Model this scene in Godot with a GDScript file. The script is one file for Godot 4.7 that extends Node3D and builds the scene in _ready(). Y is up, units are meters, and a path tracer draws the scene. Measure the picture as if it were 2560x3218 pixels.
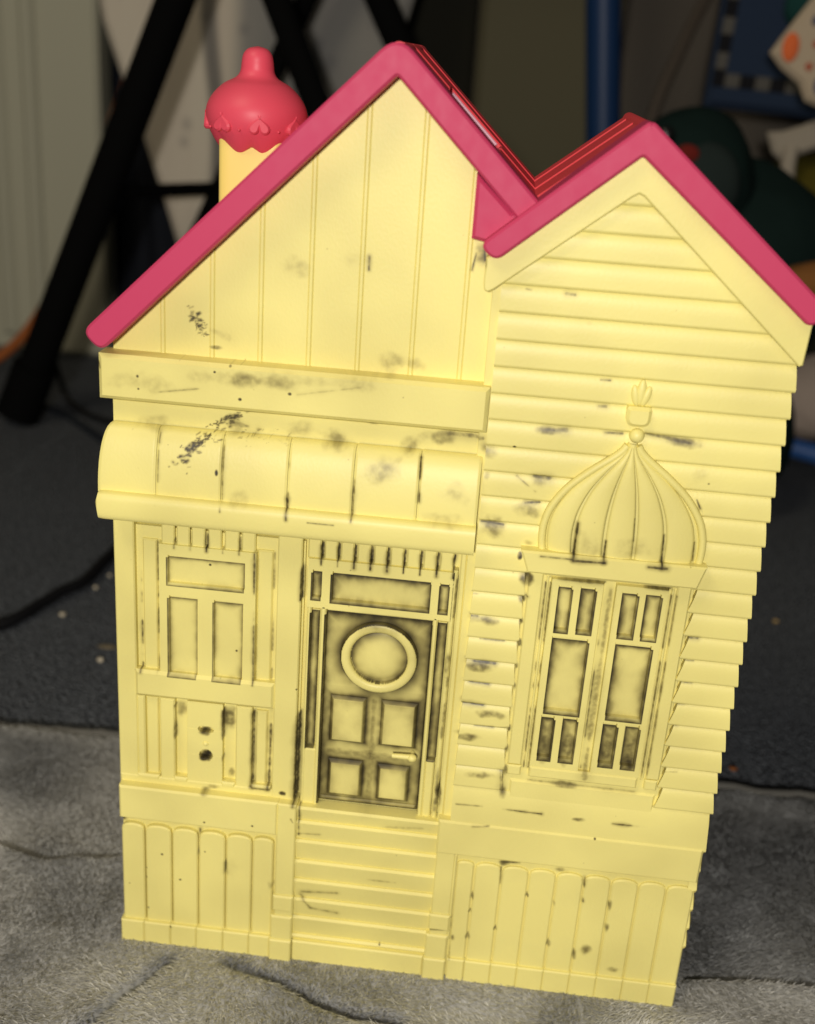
extends Node3D
# A yellow plastic toy house on a plush throw. Shapes are written in centimetres; add() turns them into metres.

var org := Vector3.ZERO        # base of the thing being built, in cm
var xf := Transform3D()        # placement of the shape being built, in cm
var st: SurfaceTool
var house: Node3D
var rng := RandomNumberGenerator.new()
var noise := FastNoiseLite.new()
var yellow: StandardMaterial3D
var yellow_plain: StandardMaterial3D
var pink: StandardMaterial3D
var pink_roof_lit: StandardMaterial3D
var dome_pink: StandardMaterial3D

# ---------------------------------------------------------------- mesh helpers
func begin() -> void:
	st = SurfaceTool.new()
	st.begin(Mesh.PRIMITIVE_TRIANGLES)

func vert(p: Vector3, n: Vector3, uv) -> void:
	var q := xf * p
	st.set_normal((xf.basis * n).normalized())
	st.set_uv(uv if uv != null else Vector2((q.x + 1.5) / 27.0, 1.0 - (q.y + 0.5) / 39.0))
	st.add_vertex((q - org) * 0.01)

func tri(a: Vector3, b: Vector3, c: Vector3, na: Vector3, nb: Vector3, nc: Vector3, ua = null, ub = null, uc = null) -> void:
	if (b - a).cross(c - a).dot(na + nb + nc) > 0.0:
		vert(a, na, ua); vert(c, nc, uc); vert(b, nb, ub)
	else:
		vert(a, na, ua); vert(b, nb, ub); vert(c, nc, uc)

func quad(a: Vector3, b: Vector3, c: Vector3, d: Vector3, out: Vector3) -> void:
	var n := (c - a).cross(d - b)
	if n.length() < 1e-9:
		return
	n = n.normalized()
	if n.dot(out) < 0.0:
		n = -n
	tri(a, b, c, n, n, n)
	tri(a, c, d, n, n, n)

func add(called: String, mat: Material, parent: Node = self) -> MeshInstance3D:
	var o := MeshInstance3D.new()
	o.name = called
	st.index()
	o.mesh = st.commit()
	o.material_override = mat
	if parent == self:
		o.position = org * 0.01
	parent.add_child(o, true)
	return o

func thing(called: String, label: String, category: String, base: Vector3, group := "") -> Node3D:
	var o := Node3D.new()
	o.name = called
	org = base
	o.position = base * 0.01
	add_child(o, true)
	tag(o, label, category, group)
	return o

func tag(o: Node, label: String, category: String, group := "") -> void:
	o.set_meta("label", label)
	o.set_meta("category", category)
	if group != "":
		o.set_meta("group", group)

# a raised plate with chamfered front edges
func plate(x0: float, y0: float, x1: float, y1: float, z0: float, z1: float, c := 0.05) -> void:
	var f := [Vector3(x0 + c, y0 + c, z1), Vector3(x1 - c, y0 + c, z1), Vector3(x1 - c, y1 - c, z1), Vector3(x0 + c, y1 - c, z1)]
	var m := [Vector3(x0, y0, z1 - c), Vector3(x1, y0, z1 - c), Vector3(x1, y1, z1 - c), Vector3(x0, y1, z1 - c)]
	var b := [Vector3(x0, y0, z0), Vector3(x1, y0, z0), Vector3(x1, y1, z0), Vector3(x0, y1, z0)]
	var o := [Vector3(0, -1, 0), Vector3(1, 0, 0), Vector3(0, 1, 0), Vector3(-1, 0, 0)]
	quad(f[0], f[1], f[2], f[3], Vector3(0, 0, 1))
	quad(b[0], b[1], b[2], b[3], Vector3(0, 0, -1))
	for i in 4:
		var j := (i + 1) % 4
		quad(f[i], f[j], m[j], m[i], o[i] + Vector3(0, 0, 1))
		quad(m[i], m[j], b[j], b[i], o[i])

# a polygon seen from the front, pulled back from z1 to z0, front edges chamfered
func poly(pts: Array, z0: float, z1: float, c := 0.05) -> void:
	var p := pts.duplicate()
	var area := 0.0
	for i in p.size():
		area += p[i].cross(p[(i + 1) % p.size()])
	if area < 0.0:
		p.reverse()
	var q := PackedVector2Array()
	var k := p.size()
	for i in k:
		var e0: Vector2 = (p[i] - p[(i + k - 1) % k]).normalized()
		var e1: Vector2 = (p[(i + 1) % k] - p[i]).normalized()
		var n0 := Vector2(-e0.y, e0.x)
		var n1 := Vector2(-e1.y, e1.x)
		var h := (n0 + n1).normalized()
		q.append(p[i] + h * (c / maxf(0.35, h.dot(n0))))
	var idx := Geometry2D.triangulate_polygon(q)
	var fz := Vector3(0, 0, 1)
	for i in range(0, idx.size(), 3):
		tri(v3(q[idx[i]], z1), v3(q[idx[i + 1]], z1), v3(q[idx[i + 2]], z1), fz, fz, fz)
		tri(v3(p[idx[i]], z0), v3(p[idx[i + 1]], z0), v3(p[idx[i + 2]], z0), -fz, -fz, -fz)
	for i in k:
		var j := (i + 1) % k
		var e: Vector2 = p[j] - p[i]
		var o := Vector3(e.y, -e.x, 0).normalized()
		quad(v3(q[i], z1), v3(q[j], z1), v3(p[j], z1 - c), v3(p[i], z1 - c), o + fz)
		quad(v3(p[i], z1 - c), v3(p[j], z1 - c), v3(p[j], z0), v3(p[i], z0), o)

func v3(p: Vector2, z: float) -> Vector3:
	return Vector3(p.x, p.y, z)

# a plate with rectangular openings; opening edges slope in by c
func lattice(x0: float, y0: float, x1: float, y1: float, holes: Array, z0: float, z1: float, c := 0.05) -> void:
	var xs := [x0, x1]
	var ys := [y0, y1]
	for h in holes:
		xs.append_array([h[0], h[2]])
		ys.append_array([h[1], h[3]])
	xs.sort()
	ys.sort()
	for i in xs.size() - 1:
		for j in ys.size() - 1:
			if xs[i + 1] - xs[i] < 1e-4 or ys[j + 1] - ys[j] < 1e-4:
				continue
			var mx: float = (xs[i] + xs[i + 1]) / 2.0
			var my: float = (ys[j] + ys[j + 1]) / 2.0
			var open := false
			for h in holes:
				open = open or (mx > h[0] and mx < h[2] and my > h[1] and my < h[3])
			if not open:
				quad(Vector3(xs[i], ys[j], z1), Vector3(xs[i + 1], ys[j], z1), Vector3(xs[i + 1], ys[j + 1], z1), Vector3(xs[i], ys[j + 1], z1), Vector3(0, 0, 1))
	var o := [Vector3(0, -1, 0), Vector3(1, 0, 0), Vector3(0, 1, 0), Vector3(-1, 0, 0)]
	for h in holes + [[x0, y0, x1, y1]]:
		var s := -1.0 if h.size() == 4 and h[0] == x0 and h[1] == y0 and h[2] == x1 and h[3] == y1 else 1.0
		var f := ring4(h, 0.0, z1)
		var b := ring4(h, c * s, z0)
		for i in 4:
			quad(f[i], f[(i + 1) % 4], b[(i + 1) % 4], b[i], o[i] * -s + Vector3(0, 0, 0.2))

func ring4(h: Array, c: float, z: float) -> Array:
	return [Vector3(h[0] + c, h[1] + c, z), Vector3(h[2] - c, h[1] + c, z), Vector3(h[2] - c, h[3] - c, z), Vector3(h[0] + c, h[3] - c, z)]

# a smooth patch f(u, v)
func patch(f: Callable, nu: int, nv: int, inside := Vector3.INF, own_uv := false) -> void:
	var p := []
	var n := []
	for j in nv + 1:
		for i in nu + 1:
			var u := float(i) / nu
			var v := float(j) / nv
			var c: Vector3 = f.call(u, v)
			var du: Vector3 = f.call(minf(u + 0.004, 1.0), v) - f.call(maxf(u - 0.004, 0.0), v)
			var dv: Vector3 = f.call(u, minf(v + 0.004, 1.0)) - f.call(u, maxf(v - 0.004, 0.0))
			var m := du.cross(dv)
			if m.length() < 1e-9:
				m = f.call(u, v) - (inside if inside != Vector3.INF else Vector3.ZERO)
			m = m.normalized()
			var out := (c - inside) if inside != Vector3.INF else Vector3(0, 0, 1)
			if m.dot(out) < 0.0:
				m = -m
			p.append(c)
			n.append(m)
	for j in nv:
		for i in nu:
			var a := j * (nu + 1) + i
			var ids := [a, a + 1, a + nu + 2, a + nu + 1]
			var uv := []
			for k in ids:
				uv.append(Vector2(float(k % (nu + 1)) / nu, float(k / (nu + 1)) / nv) if own_uv else null)
			tri(p[ids[0]], p[ids[1]], p[ids[2]], n[ids[0]], n[ids[1]], n[ids[2]], uv[0], uv[1], uv[2])
			tri(p[ids[0]], p[ids[2]], p[ids[3]], n[ids[0]], n[ids[2]], n[ids[3]], uv[0], uv[2], uv[3])

func blob(c: Vector3, r: Vector3, nu := 20, nv := 12, bump := 0.0) -> void:
	var f := func(u: float, v: float) -> Vector3:
		var a := u * TAU
		var b := (v - 0.5) * PI
		var d := Vector3(cos(a) * cos(b), sin(b), sin(a) * cos(b))
		return c + d * r * (1.0 + bump * noise.get_noise_3dv(d * 60.0 + c * 5.0))
	patch(f, nu, nv, c)

# a turned shape: profile points (radius, height) about the vertical through c
func lathe(c: Vector3, prof: Array, sides: int, wave = null) -> void:
	var k := prof.size() - 1
	var f := func(u: float, v: float) -> Vector3:
		var t := v * k
		var i := mini(int(t), k - 1)
		var q := smooth_at(prof, i, t - i)
		var a := u * TAU
		if wave != null:
			q = wave.call(q, a, v)
		return c + Vector3(cos(a) * q.x, q.y, sin(a) * q.x)
	patch(f, sides, k * 3, c + Vector3(0, (prof[0].y + prof[k].y) / 2.0, 0))

func smooth_at(p: Array, i: int, t: float) -> Vector2:
	var a: Vector2 = p[maxi(i - 1, 0)]
	var b: Vector2 = p[i]
	var c: Vector2 = p[i + 1]
	var d: Vector2 = p[mini(i + 2, p.size() - 1)]
	return b.cubic_interpolate(c, a, d, t)

func path3(p: Array, steps: int) -> Array:
	var out := []
	for i in p.size() - 1:
		for s in steps:
			var a: Vector3 = p[maxi(i - 1, 0)]
			var d: Vector3 = p[mini(i + 2, p.size() - 1)]
			out.append(p[i].cubic_interpolate(p[i + 1], a, d, float(s) / steps))
	out.append(p[p.size() - 1])
	return out

func tube(pts: Array, r: float, sides := 10, r2 := -1.0) -> void:
	var k := pts.size()
	var rings := []
	var nrm := []
	var t0: Vector3 = (pts[1] - pts[0]).normalized()
	var side := t0.cross(Vector3.UP if absf(t0.y) < 0.9 else Vector3.RIGHT).normalized()
	for i in k:
		var t: Vector3 = (pts[mini(i + 1, k - 1)] - pts[maxi(i - 1, 0)]).normalized()
		side = (side - t * side.dot(t)).normalized()
		var up := t.cross(side)
		var rr := r if r2 < 0.0 else lerpf(r, r2, float(i) / (k - 1))
		var ring := []
		var nn := []
		for s in sides:
			var a := TAU * s / sides
			var d := side * cos(a) + up * sin(a)
			nn.append(d)
			ring.append(pts[i] + d * rr)
		rings.append(ring)
		nrm.append(nn)
	for i in k - 1:
		for s in sides:
			var s2 := (s + 1) % sides
			tri(rings[i][s], rings[i][s2], rings[i + 1][s2], nrm[i][s], nrm[i][s2], nrm[i + 1][s2])
			tri(rings[i][s], rings[i + 1][s2], rings[i + 1][s], nrm[i][s], nrm[i + 1][s2], nrm[i + 1][s])
	for e in [0, k - 1]:
		var n: Vector3 = (pts[0] - pts[1] if e == 0 else pts[k - 1] - pts[k - 2]).normalized()
		for s in sides:
			tri(pts[e], rings[e][s], rings[e][(s + 1) % sides], n, n, n)

func lin(r: float, g: float, b: float) -> Color:
	return Color(r, g, b).linear_to_srgb()

func mat(called: String, c: Color, rough := 0.5, spec := 0.5) -> StandardMaterial3D:
	var m := StandardMaterial3D.new()
	m.resource_name = called
	m.albedo_color = c
	m.roughness = rough
	m.metallic_specular = spec
	return m

func noise_tex(size: int, freq: float, octaves: int, seed_: int, lo: Color, hi: Color, contrast := 1.0) -> ImageTexture:
	var fn := FastNoiseLite.new()
	fn.seed = seed_
	fn.frequency = freq
	fn.fractal_octaves = octaves
	var g := fn.get_seamless_image(size, size)
	g.convert(Image.FORMAT_L8)
	var src := g.get_data()
	var out := PackedByteArray()
	out.resize(size * size * 3)
	for i in size * size:
		var t := clampf((src[i] / 255.0 - 0.5) * contrast + 0.5, 0.0, 1.0)
		var c := lo.lerp(hi, t)
		out[i * 3] = int(c.r * 255.0)
		out[i * 3 + 1] = int(c.g * 255.0)
		out[i * 3 + 2] = int(c.b * 255.0)
	return ImageTexture.create_from_image(Image.create_from_data(size, size, false, Image.FORMAT_RGB8, out))

# ---------------------------------------------------------------- grime and painted recess shade on the plastic
const GW := 1080
const GH := 1560
var grime_shade := PackedFloat32Array()

func g_put(x: int, y: int, d: float) -> void:
	if x >= 0 and y >= 0 and x < GW and y < GH:
		var i := y * GW + x
		grime_shade[i] = 1.0 - (1.0 - grime_shade[i]) * (1.0 - clampf(d, 0.0, 1.0))

func n01(x: float, y: float, f: float, o := 0.0) -> float:
	return clampf(noise.get_noise_2d(x * f + o, y * f - o) * 0.9 + 0.5, 0.0, 1.0)

func g_blot(cx: float, cy: float, rx: float, ry: float, amt: float, speck := 0.0) -> void:
	var x0 := int((cx - rx + 1.5) * 40.0)
	var x1 := int((cx + rx + 1.5) * 40.0)
	var y0 := int((38.5 - cy - ry) * 40.0)
	var y1 := int((38.5 - cy + ry) * 40.0)
	for y in range(y0, y1 + 1):
		for x in range(x0, x1 + 1):
			var wx := x / 40.0 - 1.5
			var wy := 38.5 - y / 40.0
			var d := Vector2((wx - cx) / rx, (wy - cy) / ry).length() + (n01(wx, wy, 90.0) - 0.5) * 0.5
			var a := (amt if amt > 0.75 else amt * 0.68) * smoothstep(1.05, 0.2, d) * (0.5 + 0.8 * n01(wx, wy, 200.0, 9.0))
			if speck > 0.0:
				a *= smoothstep(speck, speck + 0.08, n01(wx * 0.7 + wy * 0.5, wy * 1.4 - wx * 0.7, 1000.0, 3.0))
			g_put(x, y, a)

func g_line(ax: float, ay: float, bx: float, by: float, w: float, amt: float, breaks := 0.35) -> void:
	var a := Vector2(ax, ay)
	var b := Vector2(bx, by)
	var x0 := int((minf(ax, bx) - w * 2.6 + 1.5) * 40.0)
	var x1 := int((maxf(ax, bx) + w * 2.6 + 1.5) * 40.0)
	var y0 := int((38.5 - maxf(ay, by) - w * 2.6) * 40.0)
	var y1 := int((38.5 - minf(ay, by) + w * 2.6) * 40.0)
	for y in range(y0, y1 + 1):
		for x in range(x0, x1 + 1):
			var p := Vector2(x / 40.0 - 1.5, 38.5 - y / 40.0)
			var q := Geometry2D.get_closest_point_to_segment(p, a, b)
			var k := n01(q.x, q.y, 55.0, 17.0)
			var d := p.distance_to(q) / (w * (0.3 + 0.75 * k))
			var body := smoothstep(1.05, 0.1, d) * smoothstep(breaks - 0.12, breaks + 0.12, k) * (0.6 + 0.6 * n01(p.x, p.y, 300.0))
			var halo := 0.4 * smoothstep(2.6, 0.0, d) * smoothstep(breaks - 0.25, breaks + 0.2, k)
			g_put(x, y, amt * 0.76 * maxf(body, halo))

# grime gathered along the inner edges of a recess
func g_flecks(ax: float, ay: float, bx: float, by: float, spread: float, count: int, amt: float) -> void:
	for i in count:
		var p := Vector2(ax, ay).lerp(Vector2(bx, by), rng.randf())
		p += Vector2(rng.randfn(0.0, spread), rng.randfn(0.0, spread * 0.6))
		var s := 0.025 + 0.05 * rng.randf() * rng.randf()
		g_line(p.x, p.y, p.x + rng.randf_range(0.0, 0.14), p.y + rng.randf_range(-0.02, 0.08), s, amt * rng.randf_range(0.35, 1.0), 0.0)

func g_edges(x0: float, y0: float, x1: float, y1: float, w: float, amt: float, base := 0.0) -> void:
	for y in range(int((38.5 - y1) * 40.0), int((38.5 - y0) * 40.0) + 1):
		for x in range(int((x0 + 1.5) * 40.0), int((x1 + 1.5) * 40.0) + 1):
			var wx := x / 40.0 - 1.5
			var wy := 38.5 - y / 40.0
			var d := minf(minf(wx - x0, x1 - wx), minf(wy - y0, y1 - wy))
			var k := n01(wx, wy, 45.0, 5.0)
			var e := exp(-maxf(d, 0.0) / (w * (0.45 + 1.1 * k)))
			g_put(x, y, (amt * e + base) * (0.75 + 0.3 * n01(wx * 1.2, wy * 0.8, 160.0)))

# grime along a raised outline (outside of it)
func g_around(x0: float, y0: float, x1: float, y1: float, w: float, amt: float) -> void:
	for y in range(int((38.5 - y1 - w * 3.0) * 40.0), int((38.5 - y0 + w * 3.0) * 40.0) + 1):
		for x in range(int((x0 - w * 3.0 + 1.5) * 40.0), int((x1 + w * 3.0 + 1.5) * 40.0) + 1):
			var wx := x / 40.0 - 1.5
			var wy := 38.5 - y / 40.0
			var d := maxf(maxf(x0 - wx, wx - x1), maxf(y0 - wy, wy - y1))
			if d > -0.12:
				g_put(x, y, amt * exp(-absf(d) / w) * (0.35 + 0.9 * n01(wx, wy, 70.0)))

func g_ring(cx: float, cy: float, r: float, w_in: float, w_out: float, amt: float) -> void:
	var e := r + w_out * 3.0
	for y in range(int((38.5 - cy - e) * 40.0), int((38.5 - cy + e) * 40.0) + 1):
		for x in range(int((cx - e + 1.5) * 40.0), int((cx + e + 1.5) * 40.0) + 1):
			var wx := x / 40.0 - 1.5
			var wy := 38.5 - y / 40.0
			var d := Vector2(wx - cx, wy - cy).length() - r
			var w := w_out if d > 0.0 else w_in
			if w > 0.0:
				g_put(x, y, amt * exp(-absf(d) / w) * (0.45 + 0.8 * n01(wx, wy, 60.0, 8.0)))

func grime_shade_texture() -> ImageTexture:
	grime_shade.resize(GW * GH)
	# door: recess edges, round the porthole ring, round the raised panels, along the foot
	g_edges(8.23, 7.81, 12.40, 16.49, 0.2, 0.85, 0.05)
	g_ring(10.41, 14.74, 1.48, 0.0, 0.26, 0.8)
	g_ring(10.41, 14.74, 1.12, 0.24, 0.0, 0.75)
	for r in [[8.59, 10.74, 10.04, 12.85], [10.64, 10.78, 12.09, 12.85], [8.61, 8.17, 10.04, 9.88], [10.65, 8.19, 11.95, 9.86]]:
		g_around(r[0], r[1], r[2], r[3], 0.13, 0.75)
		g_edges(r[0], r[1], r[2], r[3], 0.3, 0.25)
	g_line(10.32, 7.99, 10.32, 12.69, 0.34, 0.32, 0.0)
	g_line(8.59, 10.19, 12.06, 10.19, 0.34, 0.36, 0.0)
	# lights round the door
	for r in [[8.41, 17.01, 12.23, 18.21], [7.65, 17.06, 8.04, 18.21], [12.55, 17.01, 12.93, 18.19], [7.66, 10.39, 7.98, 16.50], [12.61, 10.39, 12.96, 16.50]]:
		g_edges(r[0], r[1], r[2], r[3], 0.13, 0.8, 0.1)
	g_line(7.33, 7.89, 7.36, 11.87, 0.16, 1.0, 0.0)  # slit between post and jamb: recess shade painted black
	g_line(7.29, 17.08, 7.29, 19.13, 0.1, 0.9, 0.3)  # upper end of the slit, its shade painted too
	g_line(13.09, 8.14, 13.19, 18.77, 0.12, 0.45, 0.45)
	g_blot(13.19, 8.92, 0.2, 0.6, 0.6)
	g_blot(13.09, 14.98, 0.15, 0.7, 0.5)
	for i in 9:
		var gx: float = [8.00, 18.94][0] + i * 0.627
		g_line(gx, [8.00, 18.94][1] - 0.35, gx, [8.00, 18.94][1] + 0.4, 0.1, 0.95, 0.05)  # gaps between the dentils: shade of the recess painted in
	for i in 5:
		var gx: float = [2.33, 18.99][0] + i * 0.63
		g_line(gx, [2.33, 18.99][1] - 0.3, gx, [2.33, 18.99][1] + 0.3, 0.08, [0.5, 0.4, 1.0, 0.95, 0.6][i], 0.2)  # gaps between the brackets, darkened with painted shade
	# the plain window and the slats below it
	for r in [[2.03, 17.10, 5.05, 18.27], [2.07, 13.12, 3.22, 16.55], [3.85, 13.12, 5.02, 16.55]]:
		g_edges(r[0], r[1], r[2], r[3], 0.09, 0.58, 0.04)
	g_line(0.95, 13.19, 0.95, 18.28, 0.08, 0.7, 0.42)
	g_line(1.63, 13.19, 1.63, 18.79, 0.07, 0.55, 0.4)
	g_line(5.49, 13.14, 5.45, 18.79, 0.09, 0.75, 0.36)
	g_line(6.18, 13.35, 6.18, 19.03, 0.08, 0.4, 0.5)
	g_blot(2.48, 11.46, 0.3, 0.55, 0.5)
	g_line(2.30, 9.93, 2.30, 11.76, 0.07, 0.6)
	g_blot(4.49, 11.25, 0.32, 0.8, 0.65)
	g_line(4.28, 8.81, 4.28, 11.76, 0.09, 0.7, 0.2)
	g_blot(4.59, 8.71, 0.22, 0.4, 0.5)
	g_line(5.51, 8.30, 5.51, 11.76, 0.1, 0.8, 0.3)
	g_line(6.18, 8.30, 6.21, 11.86, 0.13, 0.75, 0.2)
	g_line(5.45, 8.30, 6.27, 8.30, 0.07, 0.6, 0.2)
	g_blot(3.55, 10.67, 0.32, 0.2, 0.9)
	g_blot(3.56, 9.47, 0.29, 0.26, 0.9)
	g_blot(3.66, 8.00, 0.3, 0.15, 0.45)
	# the tall double window
	for r in [[16.97, 17.02, 17.48, 18.85], [17.79, 17.03, 18.35, 18.87], [16.95, 13.52, 18.33, 16.72], [16.93, 11.39, 17.45, 13.26], [17.77, 11.39, 18.34, 13.28], [19.32, 17.04, 19.90, 18.83], [20.19, 17.05, 20.76, 18.87], [19.34, 13.52, 20.70, 16.71], [19.32, 11.39, 19.88, 13.23], [20.18, 11.39, 20.74, 13.25]]:
		g_edges(r[0], r[1], r[2], r[3], 0.13, 0.8, 0.08)
	for r in [[16.93, 11.39, 17.45, 13.26], [17.77, 11.39, 18.34, 13.28], [19.32, 11.39, 19.88, 13.23], [20.18, 11.39, 20.74, 13.25]]:
		g_blot((r[0] + r[2]) / 2, (r[1] + r[3]) / 2 - 0.2, 0.32, 0.95, 0.6)
	g_blot(20.49, 11.64, 0.35, 0.35, 0.7)
	g_line(18.86, 10.87, 18.86, 18.94, 0.24, 0.42, 0.15)
	g_line(18.68, 11.17, 18.68, 16.82, 0.06, 0.6, 0.4)
	for x in [[16.46, 10.94, 16.46, 18.99], [16.64, 10.94, 16.64, 18.99], [21.06, 10.94, 21.06, 18.99], [21.25, 10.94, 21.25, 18.99]]:
		g_line(x[0], x[1], x[2], x[3], 0.06, 0.6, 0.22)
	g_line(16.7, 10.35, 20.9, 10.35, 0.1, 0.35, 0.35)
	g_blot(18.2, 10.35, 0.6, 0.18, 0.5)
	g_line(15.6, 10.7, 15.7, 9.8, 0.2, 0.5, 0.3)
	g_line(16.60, 19.22, 21.00, 19.24, 0.1, 0.6, 0.3)
	# clapboards beside the door and the window
	for s in [[13.78, 15.43, 14.91, 15.42, 0.14, 0.95], [14.03, 14.53, 14.75, 14.49, 0.1, 0.8], [13.86, 13.60, 14.62, 13.56, 0.13, 0.9], [14.38, 12.62, 15.07, 12.63, 0.1, 0.85], [15.07, 12.63, 15.74, 12.74, 0.06, 0.5], [13.83, 17.33, 14.07, 17.33, 0.09, 0.7], [14.26, 16.40, 15.17, 16.41, 0.07, 0.5], [13.82, 18.25, 14.30, 18.27, 0.06, 0.4], [15.53, 18.37, 15.84, 18.37, 0.1, 0.6], [21.87, 17.35, 22.25, 17.36, 0.1, 0.7], [21.85, 16.39, 22.26, 16.40, 0.07, 0.5], [21.85, 15.44, 22.33, 15.46, 0.08, 0.55], [21.82, 14.51, 22.20, 14.53, 0.08, 0.55], [21.85, 13.57, 22.06, 13.57, 0.08, 0.45], [21.88, 11.47, 22.37, 11.52, 0.06, 0.35]]:
		g_line(s[0], s[1], s[2], s[3], s[4], s[5], 0.12)
	for s in [[15.65, 18.23, 0.2, 0.22], [15.71, 17.29, 0.13, 0.2], [15.72, 16.37, 0.13, 0.2], [15.73, 15.38, 0.1, 0.2], [15.75, 14.49, 0.1, 0.25], [15.72, 12.58, 0.1, 0.2], [15.71, 11.73, 0.13, 0.3], [15.76, 10.71, 0.17, 0.3], [15.79, 9.66, 0.2, 0.3]]:
		g_blot(s[0], s[1], s[2], s[3], 0.74)
	for s in [[14.3, 15.2], [14.9, 13.2], [14.2, 12.1], [14.8, 10.4], [14.4, 17.2]]:
		g_blot(s[0], s[1], 0.7, 0.22, 0.6)
	g_blot(15.75, 19.1, 0.35, 0.35, 0.75)
	g_blot(15.4, 20.0, 0.12, 0.22, 0.95)
	g_line(15.85, 8.93, 17.39, 8.91, 0.1, 0.8, 0.2)
	g_blot(18.85, 8.84, 0.36, 0.12, 0.75)
	g_line(20.24, 8.83, 21.54, 8.85, 0.12, 0.8, 0.15)
	g_line(13.96, 8.92, 15.00, 8.95, 0.08, 0.6, 0.2)
	g_line(14.71, 7.98, 15.36, 8.07, 0.06, 0.5, 0.2)
	g_blot(13.14, 9.14, 0.2, 0.5, 0.6)
	# upper clapboards: rubbed streaks, prints
	g_line(15.99, 29.66, 16.27, 29.64, 0.12, 0.45, 0.2)
	g_line(14.63, 29.70, 14.80, 29.68, 0.07, 0.4, 0.1)
	g_line(16.09, 28.73, 16.90, 28.72, 0.09, 0.75, 0.35)
	g_line(13.07, 30.92, 13.15, 30.42, 0.13, 0.9, 0.1)
	g_line(12.83, 30.63, 12.73, 30.06, 0.06, 0.8, 0.2)
	g_blot(12.96, 30.56, 0.3, 0.45, 0.5)
	g_line(17.49, 26.81, 17.82, 26.82, 0.1, 0.6, 0.1)
	g_line(17.54, 25.87, 17.79, 25.88, 0.1, 0.5, 0.1)
	g_line(15.56, 24.85, 16.53, 24.90, 0.2, 0.55, 0.2)
	g_blot(15.94, 24.81, 0.6, 0.2, 0.5)
	g_line(17.88, 24.94, 18.47, 24.96, 0.1, 0.55, 0.2)
	g_line(19.28, 25.06, 21.18, 24.80, 0.16, 0.6, 0.15)
	g_blot(20.72, 24.86, 0.7, 0.25, 0.5)
	g_line(15.59, 23.11, 16.13, 23.08, 0.16, 0.6, 0.2)
	g_blot(15.84, 22.93, 0.35, 0.35, 0.4)
	g_line(14.98, 23.04, 15.69, 22.54, 0.1, 0.4, 0.2)
	g_line(15.39, 22.06, 16.08, 22.14, 0.1, 0.8, 0.15)
	g_blot(15.57, 21.82, 0.65, 0.35, 0.45)
	g_blot(13.90, 23.95, 0.45, 0.35, 0.45)
	g_blot(13.92, 22.94, 0.2, 0.25, 0.4)
	g_blot(14.33, 20.99, 0.55, 0.55, 0.5)
	g_line(13.88, 21.18, 14.67, 21.12, 0.12, 0.7, 0.1)
	g_blot(15.67, 20.53, 0.3, 0.2, 0.35)
	g_blot(21.41, 23.77, 0.35, 0.4, 0.18)
	g_blot(14.78, 24.14, 0.09, 0.06, 0.95)
	g_blot(21.69, 23.44, 0.07, 0.06, 0.7)
	g_line(21.38, 22.80, 21.54, 22.49, 0.09, 0.85, 0.0)
	# dome seams
	g_line(17.32, 21.59, 17.29, 20.27, 0.09, 0.9, 0.1)
	g_line(18.38, 21.03, 18.38, 20.26, 0.09, 0.9, 0.1)
	g_line(17.31, 20.22, 18.44, 20.26, 0.09, 0.8, 0.1)
	g_line(20.39, 21.45, 20.46, 20.27, 0.09, 0.9, 0.1)
	g_line(19.99, 20.27, 20.65, 20.27, 0.12, 0.8, 0.1)
	g_line(19.27, 22.00, 19.35, 21.13, 0.05, 0.5, 0.2)
	g_line(21.51, 21.24, 21.56, 20.52, 0.06, 0.7, 0.1)
	g_line(16.13, 20.27, 17.23, 20.27, 0.07, 0.5, 0.4)
	g_blot(17.79, 20.75, 0.8, 0.7, 0.2)
	g_blot(19.41, 20.84, 1.0, 0.5, 0.22)
	# awning: scuffs, prints, grime in the seams
	g_flecks(2.65, 22.47, 3.81, 23.48, 0.2, 70, 0.95)
	g_flecks(2.94, 22.90, 3.81, 23.43, 0.07, 36, 1.0)
	g_flecks(3.81, 23.68, 4.94, 24.33, 0.16, 50, 0.9)
	g_flecks(4.19, 23.62, 6.38, 23.54, 0.25, 40, 0.5)
	g_line(4.76, 23.67, 6.38, 23.54, 0.3, 0.2, 0.2)
	g_line(4.57, 23.90, 5.52, 23.75, 0.25, 0.4, 0.2)
	g_blot(4.16, 22.20, 0.08, 0.17, 1.0)
	g_blot(1.75, 23.68, 0.75, 0.35, 0.22)
	g_blot(7.08, 23.85, 0.7, 0.5, 0.28)
	g_blot(8.38, 23.73, 0.62, 0.5, 0.42)
	g_blot(12.13, 24.07, 0.6, 0.35, 0.45)
	g_line(12.43, 24.27, 13.64, 24.24, 0.22, 0.55, 0.15)
	g_line(11.61, 24.14, 10.20, 22.73, 0.35, 0.2, 0.2)
	g_blot(10.99, 23.65, 0.35, 0.4, 0.35)
	g_blot(10.06, 22.81, 0.8, 0.6, 0.25)
	g_blot(12.78, 22.24, 0.65, 0.55, 0.25)
	g_blot(4.98, 21.29, 0.5, 0.5, 0.2)
	g_blot(12.48, 21.25, 1.2, 0.35, 0.2)
	g_line(2.00, 23.41, 2.00, 23.11, 0.1, 0.6, 0.0)
	g_line(2.00, 22.81, 2.00, 20.88, 0.08, 0.42, 0.42)
	g_line(4.38, 23.34, 4.40, 20.87, 0.1, 0.5, 0.3)
	g_line(6.81, 23.38, 6.82, 20.81, 0.09, 0.5, 0.42)
	g_line(6.80, 21.48, 6.84, 20.81, 0.12, 0.75, 0.1)
	g_line(9.20, 22.43, 9.20, 20.96, 0.1, 0.65, 0.4)
	g_line(11.52, 23.40, 11.58, 21.87, 0.1, 0.85, 0.25)
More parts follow.
